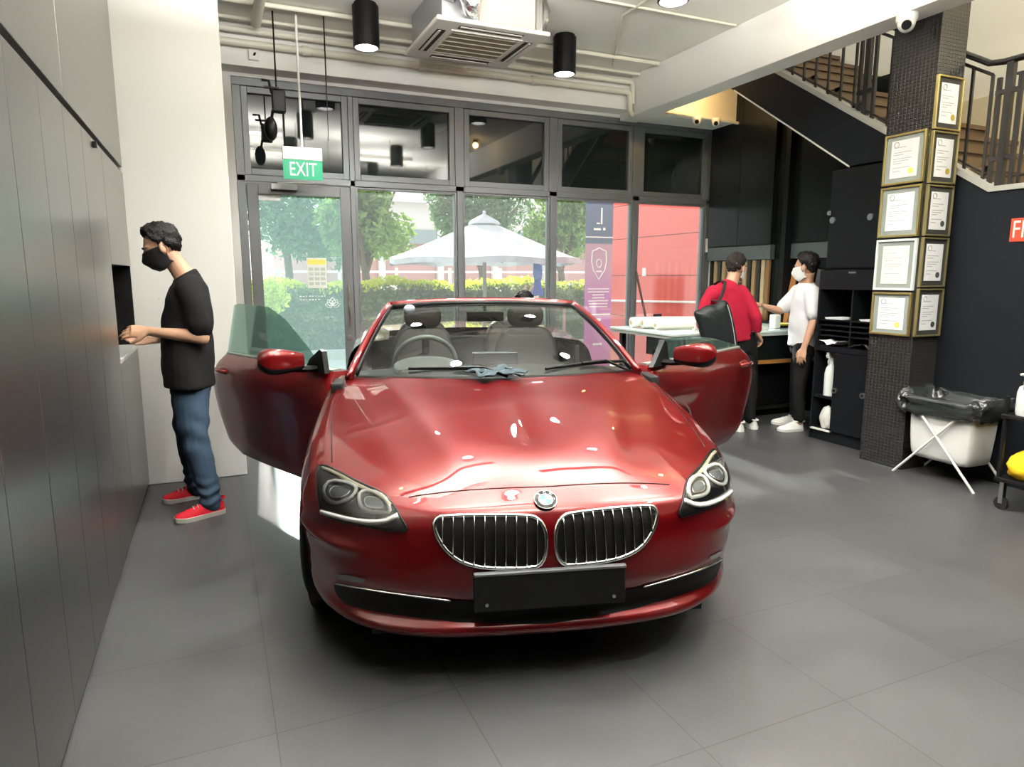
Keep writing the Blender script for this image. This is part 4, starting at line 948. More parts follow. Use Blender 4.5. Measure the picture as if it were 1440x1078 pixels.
# ---- details traced onto the body surface
def inpoly(x, y, P):
    c = False; j = len(P)-1
    for i in range(len(P)):
        if (P[i][1] > y) != (P[j][1] > y) and x < (P[j][0]-P[i][0])*(y-P[i][1])/(P[j][1]-P[i][1])+P[i][0]: c = not c
        j = i
    return c
def dens(P, step=5., closed=True):
    out = []
    for i in range(len(P) if closed else len(P)-1):
        a = V((*P[i],0)); b = V((*P[(i+1) % len(P)],0)); n = max(1, int((b-a).length/step))
        out += [tuple((a.lerp(b, k/n)).xy) for k in range(n)]
    if not closed: out.append(P[-1])
    return out
def chaikin(P, n=2, closed=True):
    for _ in range(n):
        Q = []
        for i in range(len(P) if closed else len(P)-1):
            a, b = P[i], P[(i+1) % len(P)]; Q += [(a[0]*.75+b[0]*.25, a[1]*.75+b[1]*.25), (a[0]*.25+b[0]*.75, a[1]*.25+b[1]*.75)]
        if not closed: Q = [P[0]]+Q+[P[-1]]
        P = Q
    return P
def safe_hit(p, cen, off):
    q = V((*p,0)); c = V((*cen,0))
    for k in range(30):
        h = hit(q.x, q.y, off)
        if h is not None: return h
        q = q.lerp(c, .03)
    return None
def patch(P, off, step=6.):
    """surface patch over the body inside the outline P; returns MB and its border"""
    P = dens(P, step); cen = (sum(p[0] for p in P)/len(P), sum(p[1] for p in P)/len(P)); n = len(P)
    xs = [p[0] for p in P]; ys = [p[1] for p in P]; pts = [V(p) for p in P]
    y = min(ys)+step*.5
    while y < max(ys):
        x = min(xs)+step*.5
        while x < max(xs):
            if inpoly(x, y, P) and min((V((x,y))-V(q)).length for q in P) > step*.45: pts.append(V((x,y)))
            x += step
        y += step
    r = delaunay_2d_cdt(pts, [(i,(i+1) % n) for i in range(n)], [], 1, 1e-4)
    v3 = [safe_hit(tuple(p), cen, off) for p in r[0]]
    mb = MB(); mb.add(v3, [tuple(f) for f in r[2]])
    return mb, [safe_hit(p, cen, off) for p in P]
def mir(mb):
    o = MB(); o.add([(-v[0],v[1],v[2]) for v in mb.v], [f[::-1] for f in mb.f]); return o
def both(name, mb, m, parents=None, **k):
    a = mb.build(name, m, parents[0] if parents else car, local=True, **k); b = mir(mb).build(name, m, parents[1] if parents else car, local=True, **k); return a, b
def line3(P, off, step=4., closed=False):
    return [h for h in (hit(*p, off) for p in dens(P, step, closed)) if h is not None]
# headlights
HL = [(447,655),(457,654),(468,659),(504,678),(539,693),(555,712),(563,726),(577,748),(551,746),(510,739),(469,730),(454,722),(449,703),(447,672)]
pm_, br_ = patch(chaikin(HL,1), .0035)
hl = both('headlight', pm_, mat('headlight_dark', (.012,.012,.013), .25), smooth=True, angle=180)
hc = mat('headlight_chrome', (.70,.70,.68), .16, metal=1); drl = mat('light_ring_clear', (.86,.86,.83), .3, coat=.6)
def strip(P, r, name, m, off=.006, closed=False, sm=1):
    pts = line3(chaikin(P,sm,closed), off, 4., closed); mb = MB(); mb.tube(pts, r, 8, closed=closed); return both(name, mb, m, hl, smooth=True, angle=180)
r1 = [(456,688),(459,701),(470,708),(487,706),(499,697),(503,686),(492,680),(466,676)]; r2 = [(505,698),(508,713),(520,720),(536,721),(550,722),(546,706),(533,694),(513,690)]
strip(r1, .0075, 'light_ring', drl, closed=True); strip(r2, .0075, 'light_ring', drl, closed=True)
for q in (r1, r2):
    cxp = sum(p[0] for p in q)/len(q); cyp = sum(p[1] for p in q)/len(q)
    q2 = [(cxp+(p[0]-cxp)*.62, cyp+(p[1]-cyp)*.5) for p in q]
    m2, _ = patch(chaikin(q2,1), .0055, 4.); both('projector_lens', m2, mat('projector_glass', (.10,.11,.12), .06, spec=1.), hl, smooth=True, angle=180)
    strip([(p[0],p[1]) for p in q2], .0022, 'projector_rim', hc, .0065, True)
strip([(455,719),(478,726),(510,733),(540,734),(561,725)], .011, 'lower_reflector', drl, .006)
strip([(454,659),(470,665),(504,684),(537,698),(549,711)], .0075, 'upper_reflector', mat('amber_tinted_chrome', (.72,.66,.50), .3, metal=.5), .006)
lens = glass_mat('headlight_lens', (.97,.98,.98), .05, .0)
m2, b2 = patch(chaikin(HL,1), .014); both('lens_cover', m2, lens, hl, smooth=True, angle=180)
e = MB(); e.tube(br_, .004, 8, closed=True); both('light_seal', e, blackt, hl, smooth=True, angle=180)
# kidney grilles
KG = [(610,738),(614,729),(622,726),(671,724.5),(740,724.5),(753,727),(763,736),(768,752),(768,774),(763,790),(751,798),(684,798.5),(652,791),(633,779),(618,760)]
KGs = chaikin(KG,1); km, kb = patch(KGs, .004)
kg = both('kidney_grille', km, meshm, smooth=True, angle=180)
e = MB(); e.tube([p for p in kb], (.0075), 10, closed=True); both('chrome_surround', e, chrome, kg, smooth=True, angle=180)
for x in np.linspace(623,755,10):
    ysn = [y for y in np.arange(722,800,.5) if inpoly(x, y, KGs)]
    if not ysn: continue
    pts = [h for h in (hit(x+ (0), y, .010) for y in np.linspace(ysn[0]+1, ysn[-1]-1, 9)) if h is not None]
    e = MB(); e.tube(pts, (.006,.0022), 8, up=(0,1,0)); both('grille_slat', e, chrome, kg, smooth=True, angle=180)
# lower intake, chrome strips, fog lamps, lip
IN = [(470,821),(560,834),(630,842),(690,846),(772,848),(772,877),(700,877),(640,874),(560,864),(510,856),(485,848),(474,834)]
im, ib = patch(IN, .004)
wi = MB(); wi.add(im.v, im.f); q = mir(im); wi.add(q.v, q.f); wi.build('lower_intake', meshm, car, smooth=True, local=True, angle=180)
e = MB(); e.tube(line3(chaikin([(472,819),(560,833),(634,842)],1,False), .007), .0035, 8); both('intake_chrome_strip', e, chrome, smooth=True, angle=180)
m2, _ = patch([(473,806),(490,807),(516,813),(512,818),(478,813)], .006, 4.); both('fog_lamp', m2, mat('fog_lamp_glass', (.18,.18,.18), .1, spec=1.), smooth=True, angle=180)
# licence plate: plain black holder
lp = MB(); lp.box((-.268,-.020,.322),(.262,.012,.458)); lpo = lp.build('licence_plate', mat('black_plate_cover', (.008,.008,.008), .4), car, local=True, bevel=.006)
B((-.268,-.023,.452),(.262,-.001,.462)).build('plate_top_edge', mat('grey_plate_edge', (.10,.10,.11), .3), lpo, local=True, bevel=.002)
for x in (-.225,.22): MB().cyl((x,-.020,.35),(x,-.0235,.35),.006,seg=10).build('plate_screw', steel, lpo, local=True)
# shut lines
def seam(P, r=.0022, name='panel_gap'):
    e = MB(); e.tube(line3(chaikin(P,2,False), .0006, 4.), r, 6); return e
both('panel_gap', seam([(575,699),(590,696),(640,690),(700,686),(768,684)]), blackt, smooth=True, angle=180)
both('panel_gap', seam([(467,650),(466,620),(467,585),(474,560),(484,543),(494,530)]), blackt, smooth=True, angle=180)
# emblem
bc = hit(767,704,.004); d = cray(767,704); bn_ = (bvh.ray_cast(cam_c, d))[1]; bn_ = -bn_ if bn_.dot(d) > 0 else bn_; bn_ = V((0,bn_.y,bn_.z)).normalized()
upv = V((0,0,1)); upv = (upv - bn_*upv.dot(bn_)).normalized(); rv = upv.cross(bn_)
BM = Matrix(((rv.x,upv.x,bn_.x,bc.x),(rv.y,upv.y,bn_.y,bc.y),(rv.z,upv.z,bn_.z,bc.z),(0,0,0,1)))
R_ = .041
e = MB(); e.lathe([(.001,-.003),(R_,-.003),(R_,.003),(R_*.95,.0045),(.001,.0045)], (0,0,0), 40, BM); em = e.build('emblem', mat('emblem_black', (.01,.01,.01), .15), car, local=True, smooth=True)
for r, w in ((R_*.97,.0016),(R_*.60,.0013)):
    e = MB(); e.tube([BM @ V((r*math.cos(a),r*math.sin(a),.0045)) for a in np.linspace(0,2*PI,41)[:-1]], w, 8, closed=True); e.build('emblem_ring', chrome, em, local=True, smooth=True)
for qd, nm_, c_ in ((0,'emblem_white',(.8,.82,.85)),(1,'emblem_blue',(.02,.16,.55)),(2,'emblem_white2',(.8,.82,.85)),(3,'emblem_blue2',(.02,.16,.55))):
    pts = [BM @ V((0,0,.0052))] + [BM @ V((R_*.59*math.cos(a),R_*.59*math.sin(a),.0052)) for a in np.linspace(qd*PI/2,(qd+1)*PI/2,12)]
    e = MB(); e.add(pts, [tuple(range(len(pts)))]); e.build('emblem_quadrant', mat(nm_, c_, .45), em, local=True)
for ch, a in (('B',PI/2+.72),('M',PI/2),('W',PI/2-.72)):
    M_ = BM @ Matrix.Translation((R_*.785*math.cos(a),R_*.785*math.sin(a),.005)) @ Matrix.Rotation(a-PI/2,4,'Z')
    text_mb(ch, .014, M_, .0002).build('emblem_letter', mat('emblem_letter_'+ch, (.8,.8,.8), .3), em, local=True)

# ---- windscreen
bl = lambda u: V((.775*u, 1.235+.195*abs(u)**2.2, .945-.004*u*u)); tp = lambda u: V((.588*u, 2.065+.07*u*u, 1.292-.026*abs(u)**2.5))
def wsp(u, t): p = bl(u).lerp(tp(u), t); n = V((0,-.42,.9)); return p + n*(.045*4*t*(1-t)*(.6+.4*(1-u*u)))
ws = MB(); ws.grid([[wsp(u,t) for t in np.linspace(.0,1,15)] for u in np.linspace(-1,1,31)])
wsg = ws.build('windscreen', glass_mat('windscreen_glass', (.80,.88,.84), .055, .015, (.6,.65,.6)), car, smooth=True, local=True, angle=180)
e = MB(); e.tube([wsp(-1,t) for t in np.linspace(-.04,1,14)]+[wsp(u,1) for u in np.linspace(-.97,.97,25)]+[wsp(1,t) for t in np.linspace(1,-.04,14)], (.027,.020), 10, up=(0,0,1)); e.build('windscreen_frame', red, car, smooth=True, local=True, angle=180)
e = MB(); e.tube([wsp(-.955,t)+V((0,.006,.004)) for t in np.linspace(0,.965,14)]+[wsp(u,.955)+V((0,.006,.002)) for u in np.linspace(-.93,.93,25)]+[wsp(.955,t)+V((0,.006,.004)) for t in np.linspace(.965,0,14)], (.016,.008), 8, up=(0,0,1)); e.build('windscreen_seal', blackt, wsg, smooth=True, local=True, angle=180)
# scuttle between hood and glass
sc_ = MB(); sc_.grid([[lid(11,1-abs(u))*1.0 if False else V(((-1 if u<0 else 1)*lid(11,1-abs(u)).x, lid(11,1-abs(u)).y+.0, lid(11,1-abs(u)).z-.004)), bl(u*.99)+V((0,.06,-.012))] for u in np.linspace(-.97,.97,41)])
sc_.build('scuttle_panel', blackt, car, smooth=True, local=True, angle=180)
def wiper(u0, t0, u1, t1, up_=.012):
    a, b = wsp(u0,t0)+V((0,-.01,up_)), wsp(u1,t1)+V((0,-.01,up_)); w = MB(); w.tube([a.lerp(b,q)+V((0,0,.006*math.sin(q*PI))) for q in np.linspace(0,1,7)], (.009,.006), 6, up=(0,0,1))
    w.tube([wsp(u0-.02,-.02)+V((0,-.02,.012)), a.lerp(b,.25)+V((0,-.012,.014)), a.lerp(b,.55)+V((0,-.012,.012))], .008, 6); w.build('wiper', blackt, wsg, smooth=True, local=True)
wiper(.05,.03,-.62,.055); wiper(.93,.075,.30,.035)
e = MB(); e.box((-.115,2.0,1.175),(.115,2.025,1.235)); e.tube([(0,2.03,1.21),(0,2.06,1.27)], .012, 8); e.build('rear_view_mirror', blackt, wsg, local=True, bevel=.012)
# small pale blob standing for a lamp reflection in the glass
p0 = wsp(-.76,.90)+V((0,.012,-.006))
e = MB(); e.ell(p0, (.036,.012,.028)); e.build('windscreen_glint', mat('pale_lilac_glint', (.62,.60,.72), .35), wsg, smooth=True, local=True)

# ---- rest of the body: sills, rear quarters, boot
rY = [2.87,3.1,3.4,3.75,4.1,4.4,4.6,4.72,4.80,4.85,4.87,4.88]; rX = [.925,.93,.94,.947,.93,.89,.84,.76,.62,.42,.2,0]; rZ = [.965,.975,.985,.99,.99,.985,.975,.965,.955,.95,.948,.948]
def rwall(k, z):
    zc = float(cr(kk,rZ,k)); x, y = float(cr(kk,rX,k)), float(cr(kk,rY,k)); e_ = .02
    dx = float(cr(kk,rX,min(11,k+e_)))-float(cr(kk,rX,max(0,k-e_))); dy = float(cr(kk,rY,min(11,k+e_)))-float(cr(kk,rY,max(0,k-e_))); l = math.hypot(dx,dy)
    f = min(1,max(0,(z-.19)/(zc-.19))); d = float(cr(fS,dS,f)); return V((x-dy/l*d, y+dx/l*d, z))
def rlid(k, t):
    C = rwall(k, float(cr(kk,rZ,k))); S = V((0, min(C.y, 4.7) if k < 11 else 4.7, 1.03-.02*max(0,(C.y-3.3)))); p = C.lerp(S,t); p.z = C.z+(S.z-C.z)*(1-(1-t)**2); return p
for s in (-1,1):
    qs = list(np.linspace(0,11,89)); AY2 = 3.755; mbq = MB(); rows = []; lids = []
    for k in qs:
        y = float(cr(kk,rY,k)); zc = float(cr(kk,rZ,k)); zl = arch_z(y,.19,AY2) if k < 5.5 else .19
        r = [rwall(k, zl+(zc-zl)*i/24) for i in range(25)]; l_ = [rlid(k,i/16) for i in range(17)]
        for p in r+l_: p.x *= s
        rows.append(r); lids.append(l_)
    mbq.grid(rows); weld(mbq).build('rear_quarter', red, car, smooth=True, local=True, angle=180)
    if s == -1: deck = MB()
    yk = float(np.interp(3.5, [float(cr(kk,rY,k)) for k in qs], qs))
    sub_grid(deck, lids, lambda i, j: qs[i] >= yk)
    mk = MB(); sub_grid(mk, lids, lambda i, j: qs[i] < yk and j < 4); mk.build('rear_shoulder', red, car, smooth=True, local=True, angle=180)
    sill = MB(); sill.loft([[V((s*(x),y,z)) for x, z in ((.90,.19),(.925,.24),(.925,.31),(.90,.335),(.78,.335),(.76,.19))] for y in (1.28,1.5,2.2,2.6,2.9,3.38)]); sill.build('sill', red, car, smooth=True, local=True, angle=50)
weld(deck).build('boot_lid', red, car, smooth=True, local=True, angle=180)
# cabin tub
tub = MB(); tub.box((-.80,1.30,.20),(.80,3.55,.24)); tub.box((-.80,3.50,.24),(.80,3.56,.96)); tub.box((-.80,1.30,.24),(.80,1.36,.90))
for s in (-1,1): tub.box((s*.80-.02,2.86,.24),(s*.80+.02,3.5,.93)); tub.box((s*.83-.03,1.28,.24),(s*.83+.03,1.47,.92))
tub.box((-.13,1.5,.24),(.13,2.9,.50)); tub.build('cabin_tub', mat('cabin_black', (.012,.012,.012), .6), car, local=True, bevel=.01)
ub = MB(); ub.box((-.62,.14,.19),(.62,1.3,.24)); ub.box((-.60,.24,.24),(.60,1.25,.64)); ub.box((-.72,3.4,.2),(.72,4.6,.26)); ub.box((-.55,1.2,.2),(.55,3.5,.225)); ub.build('underbody', blackt, car, local=True)
ds = MB(); prof = [(1.33,.80),(1.33,.925),(1.50,.935),(1.72,.94),(1.86,.925),(1.90,.88),(1.88,.70),(1.75,.55)]
ds.loft([[V((x,y+.05*abs(x),z-.03*(abs(x)/.78)**2)) for y, z in prof] for x in np.linspace(-.79,.79,17)]); dsh = ds.build('dashboard', leather, car, local=True, smooth=True, angle=40)
e = MB(); e.loft([[V((-.37+w*math.cos(a), y, .935+h_*max(0,math.sin(a)))) for a in np.linspace(0,PI,13)]+[V((-.37-w,y,.90)),V((-.37+w,y,.90))] for y, w, h_ in ((1.58,.16,.015),(1.68,.185,.05),(1.80,.19,.055))]); bn2 = e.build('instrument_hood', mat('grey_instrument_trim', (.10,.10,.10), .3), dsh, local=True, smooth=True, angle=40)
B((-.50,1.80,.90),(-.24,1.803,.975)).build('instrument_screen', mat('instrument_glass', (.06,.07,.075), .1), dsh, local=True)
B((-.10,1.80,.93),(.17,1.83,1.005)).build('centre_screen', mat('screen_black', (.01,.012,.014), .1), dsh, local=True, bevel=.006)
SM = Matrix.Translation((-.37,2.0,.92)) @ Matrix.Rotation(math.radians(-66),4,'X')
e = MB(); e.tube([SM @ V((.185*math.cos(a),.185*math.sin(a),0)) for a in np.linspace(0,2*PI,41)[:-1]], .015, 10, closed=True); sw = e.build('steering_wheel', mat('grey_leather_rim', (.16,.16,.155), .3), car, local=True, smooth=True, angle=180)
e = MB(); e.lathe([(.001,-.02),(.07,-.02),(.075,.01),(.05,.03),(.001,.035)],(0,0,0),24,SM)
for a in (0,PI,-PI/2): e.tube([SM @ V((.06*math.cos(a),.06*math.sin(a),0)), SM @ V((.18*math.cos(a),.18*math.sin(a),0))], (.022,.009), 8, up=tuple(SM.to_3x3() @ V((-math.sin(a),math.cos(a),0))))
e.build('wheel_hub', blackt, sw, local=True, smooth=True)
e = MB(); e.tube([(-.37,1.99,.915),(-.37,1.82,.84)], .035, 12); e.build('steering_column', blackt, car, local=True, smooth=True)
def seat(x, y, w, hb, nm='seat'):
    sb_ = MB(); sb_.loft([rrect(x,y,w*.9,.25,.06,.36), rrect(x,y,w,.27,.07,.42), rrect(x,y,w,.27,.07,.52), rrect(x,y,w*.93,.25,.07,.565)]); so = sb_.build(nm, leather, car, local=True, smooth=True, sub=1)
    bk = MB(); rr = []
    for z, yy, ww, dd in ((.46,y+.26,w,.07),(.62,y+.30,w*1.0,.085),(.85,y+.35,w*.98,.075),(1.02,y+.39,w*.80,.06),(1.10,y+.405,w*.62,.05)): rr.append(rrect(x,yy,ww,dd,.045,z))
    bk.loft(rr); bk.build('backrest', leather, so, local=True, smooth=True, sub=1)
    if hb:
        hd_ = MB(); hd_.loft([rrect(x,y+.40,.10,.045,.04,1.08), rrect(x,y+.405,.135,.055,.05,1.13), rrect(x,y+.41,.135,.055,.05,1.20), rrect(x,y+.415,.11,.045,.04,1.245)]); hd_.build('headrest', leather, so, local=True, smooth=True, sub=1)
        for q in (-.05,.05): MB().cyl((x+q,y+.40,1.06),(x+q,y+.402,1.10),.007,seg=8).build('headrest_post', steel, so, local=True)
for x in (-.37,.37): seat(x, 2.30, .255, True)
for x in (-.36,.36): seat(x, 3.02, .24, False, 'rear_seat')
# wheels
def wheel(x, y, s):
    M_ = Matrix.Translation((x,y,.338)) @ Matrix.Rotation(PI/2*s,4,'Y')
    t = MB(); t.lathe([(.235,-.11),(.30,-.12),(.328,-.105),(.338,-.07),(.338,.07),(.328,.105),(.30,.12),(.235,.11),(.235,-.11)],(0,0,0),48,M_); w = t.build('wheel', black_rubber, car, local=True, smooth=True, angle=60)
    r = MB(); r.lathe([(.238,-.10),(.238,.105),(.222,.105),(.20,.04),(.20,-.10)],(0,0,0),40,M_); r.lathe([(.001,.06),(.06,.06),(.07,.02),(.001,.0)],(0,0,0),20,M_)
    for k in range(10): a = k*PI/5; r.tube([M_ @ V((.05*math.cos(a),.05*math.sin(a),.05)), M_ @ V((.225*math.cos(a),.225*math.sin(a),.085))], (.02,.012), 8)
    r.build('rim', steel, w, local=True, smooth=True)
for y in (AY,3.755):
    for s in (-1,1): wheel(s*.812, y, s)
for s in (-1,1):
    for y in (AY,3.755):
        e = MB(); e.lathe([(.372,-.12),(.372,.105)],(0,0,0),40,Matrix.Translation((s*.80,y,.338)) @ Matrix.Rotation(PI/2*s,4,'Y')); e.build('wheel_arch_liner', black_plastic, car, local=True, smooth=True)
# doors
def make_door(s, ang, glass_poly):
    d = bpy.data.objects.new('door_hinge', None)
    zz = list(np.linspace(.29,.94,27)); Z_ = [.29,.35,.45,.6,.72,.80,.88,.94]; DX = [-.035,-.014,-.006,.004,.012,.006,-.018,-.06]
    yr = lambda z: float(cr([.29,.35,.5,.65,.8,.88,.94],[1.15,1.25,1.36,1.41,1.42,1.40,1.35],z)); yf = lambda z: float(cr([.29,.4,.6,.8,.94],[.10,.045,.0,-.01,.03],z))
    def skin(z, f, off):
        y = yf(z)+(yr(z)-yf(z))*f; bow = .012*math.sin(PI*f) - .05*max(0,f-.75)**2*4*0
        return V((s*(float(cr(Z_,DX,z))+bow+off), y, z))
    fs_ = [0,.008,.02,.06]+list(np.linspace(.12,.88,14))+[.94,.98,.992,1]
    O = [[skin(z, f, -.012*(1-min(1,min(f,1-f)/.02))) for f in fs_] for z in zz]
    mb = MB(); mb.grid(O); dm_ = weld(mb).build('door', red, car, smooth=True, local=True, angle=180)
    dm_.location = (s*.905,1.49,0); dm_.rotation_euler = (0,0,-s*ang)
    WM[dm_.name] = CM @ Matrix.Translation(dm_.location) @ Matrix.Rotation(-s*ang,4,'Z')
    I = [[skin(z, f, -.11+.02*math.sin(PI*f)) for f in fs_] for z in zz]; mi = MB(); mi.grid(I)
    e1 = [O[i][0] for i in range(len(zz))]+[I[i][0] for i in range(len(zz))][::-1]; 
    for a, b in (((lambda i: O[i][0]),(lambda i: I[i][0])),((lambda i: O[i][-1]),(lambda i: I[i][-1]))): mi.grid([[a(i),b(i)] for i in range(len(zz))])
    for r in (0,-1): mi.grid([[O[r][j],I[r][j]] for j in range(len(fs_))])
    mi.build('door_inner_panel', red_in, dm_, smooth=True, local=True, angle=40)
    b = MB(); b.loft([[p+V((-s*.015*k_,0,.004*h_)) for k_, h_ in ((0,0),(0,2.5),(1,3),(3.2,3),(3.2,0))] for p in [O[-1][j] for j in range(1,len(fs_)-1)]]); b.build('belt_trim', mat('silver_belt_trim', (.42,.42,.40), .35, metal=.6), dm_, local=True)
    g = MB(); g.prism(glass_poly, lambda a, b_, dd: V((s*(-.075-.10*max(0,b_-.94)+dd), a, b_)), -.002, .002); g.build('door_window', glass_mat('door_window_glass', (.74,.90,.85), .03, .12, (.65,.9,.85)), dm_, local=True)
    # handle
    h = MB(); h.tube([(s*(.020),1.16,.835),(s*.042,1.19,.838),(s*.044,1.30,.84),(s*.018,1.335,.84)], (.014,.009), 10, up=(0,0,1)); h.build('door_handle', mat('handle_chrome_red', (.34,.05,.05), .12, metal=.7, coat=1), dm_, smooth=True, local=True)
    h = MB(); h.ell((s*.006,1.245,.838),(.012,.075,.03)); h.build('handle_recess', red_in, dm_, smooth=True, local=True)
    # mirror
    t = MB(); t.prism([(.04,.935),(.25,.935),(.20,1.0),(.10,1.06),(.075,1.05)] if s < 0 else [(.02,.935),(.24,.935),(.20,.98),(.19,1.07),(.165,1.08)], lambda a, b_, dd: V((s*(-.035-.08*max(0,b_-.94)+dd), a, b_)), -.012, .018)
    t.tube([(s*-.02,.14,.955),(s*.05,.13,.958),(s*.12,.12,.968)], (.030,.018), 10, up=(0,1,0)); t.build('mirror_mount', blackt, dm_, smooth=True, local=True, angle=40)
    c0 = V((s*.195,.115,1.02)); sh = MB(); bt_ = MB(); gl = MB()
    def ring(f, lo, hi, n):
        # superelliptic housing cross-section at distance f (0 inboard .. 1 outboard)
        w = (.55+.45*math.sin(min(1,f*1.25+.12)*PI/2)) * (1 if f < .72 else math.sqrt(max(.02,1-((f-.72)/.285)**2)))
        x = (f-.5)*.235; R = []
        for a in np.linspace(lo, hi, n):
            ca, sa = math.cos(a), math.sin(a); p_ = .62
            R.append(V((c0.x+s*x, c0.y+.06*w*math.copysign(abs(ca)**p_,ca), c0.z+.068*w*math.copysign(abs(sa)**p_,sa)-.012*(1-f))))
        return R
    FF = [0,.05,.12,.2,.35,.5,.65,.75,.85,.92,.97,1.0]
    up_r = [ring(f, -.35, PI+.35, 20) for f in FF]; sh.grid(up_r); sh.add(up_r[0], [tuple(range(20))]); sh.add(up_r[-1], [tuple(range(20))])
    sh.build('mirror_shell', red, dm_, smooth=True, local=True, angle=50)
    lo_r = [ring(f, PI+.33, 2*PI-.33, 12) for f in FF]; bt_.loft([r+[V((p.x,c0.y,c0.z-.01)) for p in (r[-1],)] for r in lo_r]); bt_.build('mirror_base', blackt, dm_, smooth=True, local=True, angle=50)
    return dm_
make_door(-1, math.radians(38), [(.16,.94),(.30,1.04),(.60,1.20),(.80,1.262),(1.20,1.272),(1.27,1.262),(1.345,.94)])
make_door(1, math.radians(50), [(.12,.94),(.20,1.075),(.55,1.075),(.9,1.04),(1.345,.955),(1.345,.94)])
for o_ in [x for x in bpy.data.objects if x.name == 'door_hinge']: bpy.data.objects.remove(o_)
# cloth lying on the scuttle
pc = hit(690,526,.0); 
if pc is None: pc = V((-.02,1.2,.95))
pw_ = CM @ pc
rnd = random.Random(4); cm_ = MB(); P = []
for i in range(22):
    row = []
    for j in range(16):
        u, v = i/21-.5, j/15-.5; r_ = 1+.25*math.sin(6*math.atan2(v,u)+1)
        x = -.02+u*.27*r_*(1-.2*abs(v)); y = v*.13*r_+.02*math.sin(u*9); 
        z = .012*abs(math.sin(u*13+v*5))+.010*abs(math.sin(v*17-u*6))+.006
        row.append(V((pc.x+x, pc.y+.02+y, max(pc.z+.15*y,0)+z+.008)))
    P.append(row)
cm_.grid([[CM @ p for p in r] for r in P]); oc = cm_.build('microfibre_cloth', mat('dark_blue_grey_cloth', (.035,.048,.058), .85, bump=.4, bscale=120), None, smooth=True, angle=180)
md = oc.modifiers.new('thick','SOLIDIFY'); md.thickness = .004; md.offset = 1
tag(oc, 'crumpled dark blue-grey cloth lying on the hood below the windscreen', 'cloth')
# ================================================================== PEOPLE
skin = mat('skin', (.46,.26,.17), .5, bump=.05, bscale=200)
hairm = mat('black_hair', (.008,.007,.007), .5, spec=.2, bump=.8, bscale=70)
eye_m = mat('eye_dark', (.03,.02,.015), .15)
def remeshed(name, mb, m, parent, vox, smooth=3, noise=None):
    me = bpy.data.meshes.new(name); me.from_pydata([tuple(v) for v in mb.v], [], mb.f)
    bm = bmesh.new(); bm.from_mesh(me); bmesh.ops.recalc_face_normals(bm, faces=bm.faces); bm.to_mesh(me); bm.free()
    o = bpy.data.objects.new('tmp', me); COL.objects.link(o)
    r = o.modifiers.new('r', 'REMESH'); r.mode = 'VOXEL'; r.voxel_size = vox; r.adaptivity = 0
    if smooth: s_ = o.modifiers.new('s', 'SMOOTH'); s_.factor = .5; s_.iterations = smooth
    dg = bpy.context.evaluated_depsgraph_get(); e = o.evaluated_get(dg).to_mesh()
    out = MB(); vs = [v.co.copy() for v in e.vertices]
    if noise:
        ns = [v.normal.copy() for v in e.vertices]; vs = [p + n*noise(p) for p, n in zip(vs, ns)]
    out.add(vs, [tuple(p.vertices) for p in e.polygons]); o.evaluated_get(dg).to_mesh_clear(); bpy.data.objects.remove(o); bpy.data.meshes.remove(me)
    return out.build(name, m, parent, smooth=True, angle=180, recalc=False)
def basis(fwd, up=(0,0,1), loc=(0,0,0)):
    f = V(fwd).normalized(); u = V(up); l = u.cross(f).normalized(); u = f.cross(l)
    return Matrix(((f.x,l.x,u.x,loc[0]),(f.y,l.y,u.y,loc[1]),(f.z,l.z,u.z,loc[2]),(0,0,0,1)))
def add_head(mb, H, neck_base):
    e = lambda c, r, M=None: mb.ell(H @ V(c), r, H.to_3x3().to_4x4() @ (M or Matrix.Identity(4)), 20, 12)
    e((-.014,0,.030),(.097,.075,.090)); e((.020,0,.005),(.074,.066,.085)); e((.030,0,-.045),(.062,.058,.072)); e((.062,0,-.095),(.026,.030,.022))
    e((.066,0,.030),(.026,.052,.014)); e((.066,.032,-.028),(.019,.019,.020)); e((.066,-.032,-.028),(.019,.019,.020))
    mb.tube([H @ V(p) for p in ((.084,0,.022),(.098,0,-.006),(.108,0,-.028),(.092,0,-.036))], [.008,.010,.015,.008], 10)
    for q in (1,-1):
        e((.094,.012*q,-.031),(.010,.009,.008)); e((-.004,.078*q,-.008),(.019,.011,.033), Matrix.Rotation(.35*q,4,'Z')); e((-.002,.074*q,-.036),(.009,.009,.010))
    e((.088,0,-.062),(.012,.025,.006)); e((.086,0,-.072),(.012,.022,.007)); e((.08,0,-.082),(.01,.02,.008))
    n0 = H @ V((-.022,0,-.05)); mb.tube([n0, n0.lerp(V(neck_base),.5), V(neck_base), V(neck_base)+(V(neck_base)-n0).normalized()*.05], [.055,.054,.060,.075], 16)
def eyes(H, par):
    for q in (1,-1):
        m_ = MB(); m_.ell(H @ V((.083,.032*q,.006)), (.010,.014,.007), H.to_3x3().to_4x4()); m_.build('eye', eye_m, par, smooth=True)
        m_ = MB(); m_.tube([H @ V((.093,.018*q,.024)), H @ V((.094,.034*q,.030)), H @ V((.082,.052*q,.025))], [.003,.005,.003], 6); m_.build('eyebrow', hairm, par, smooth=True)
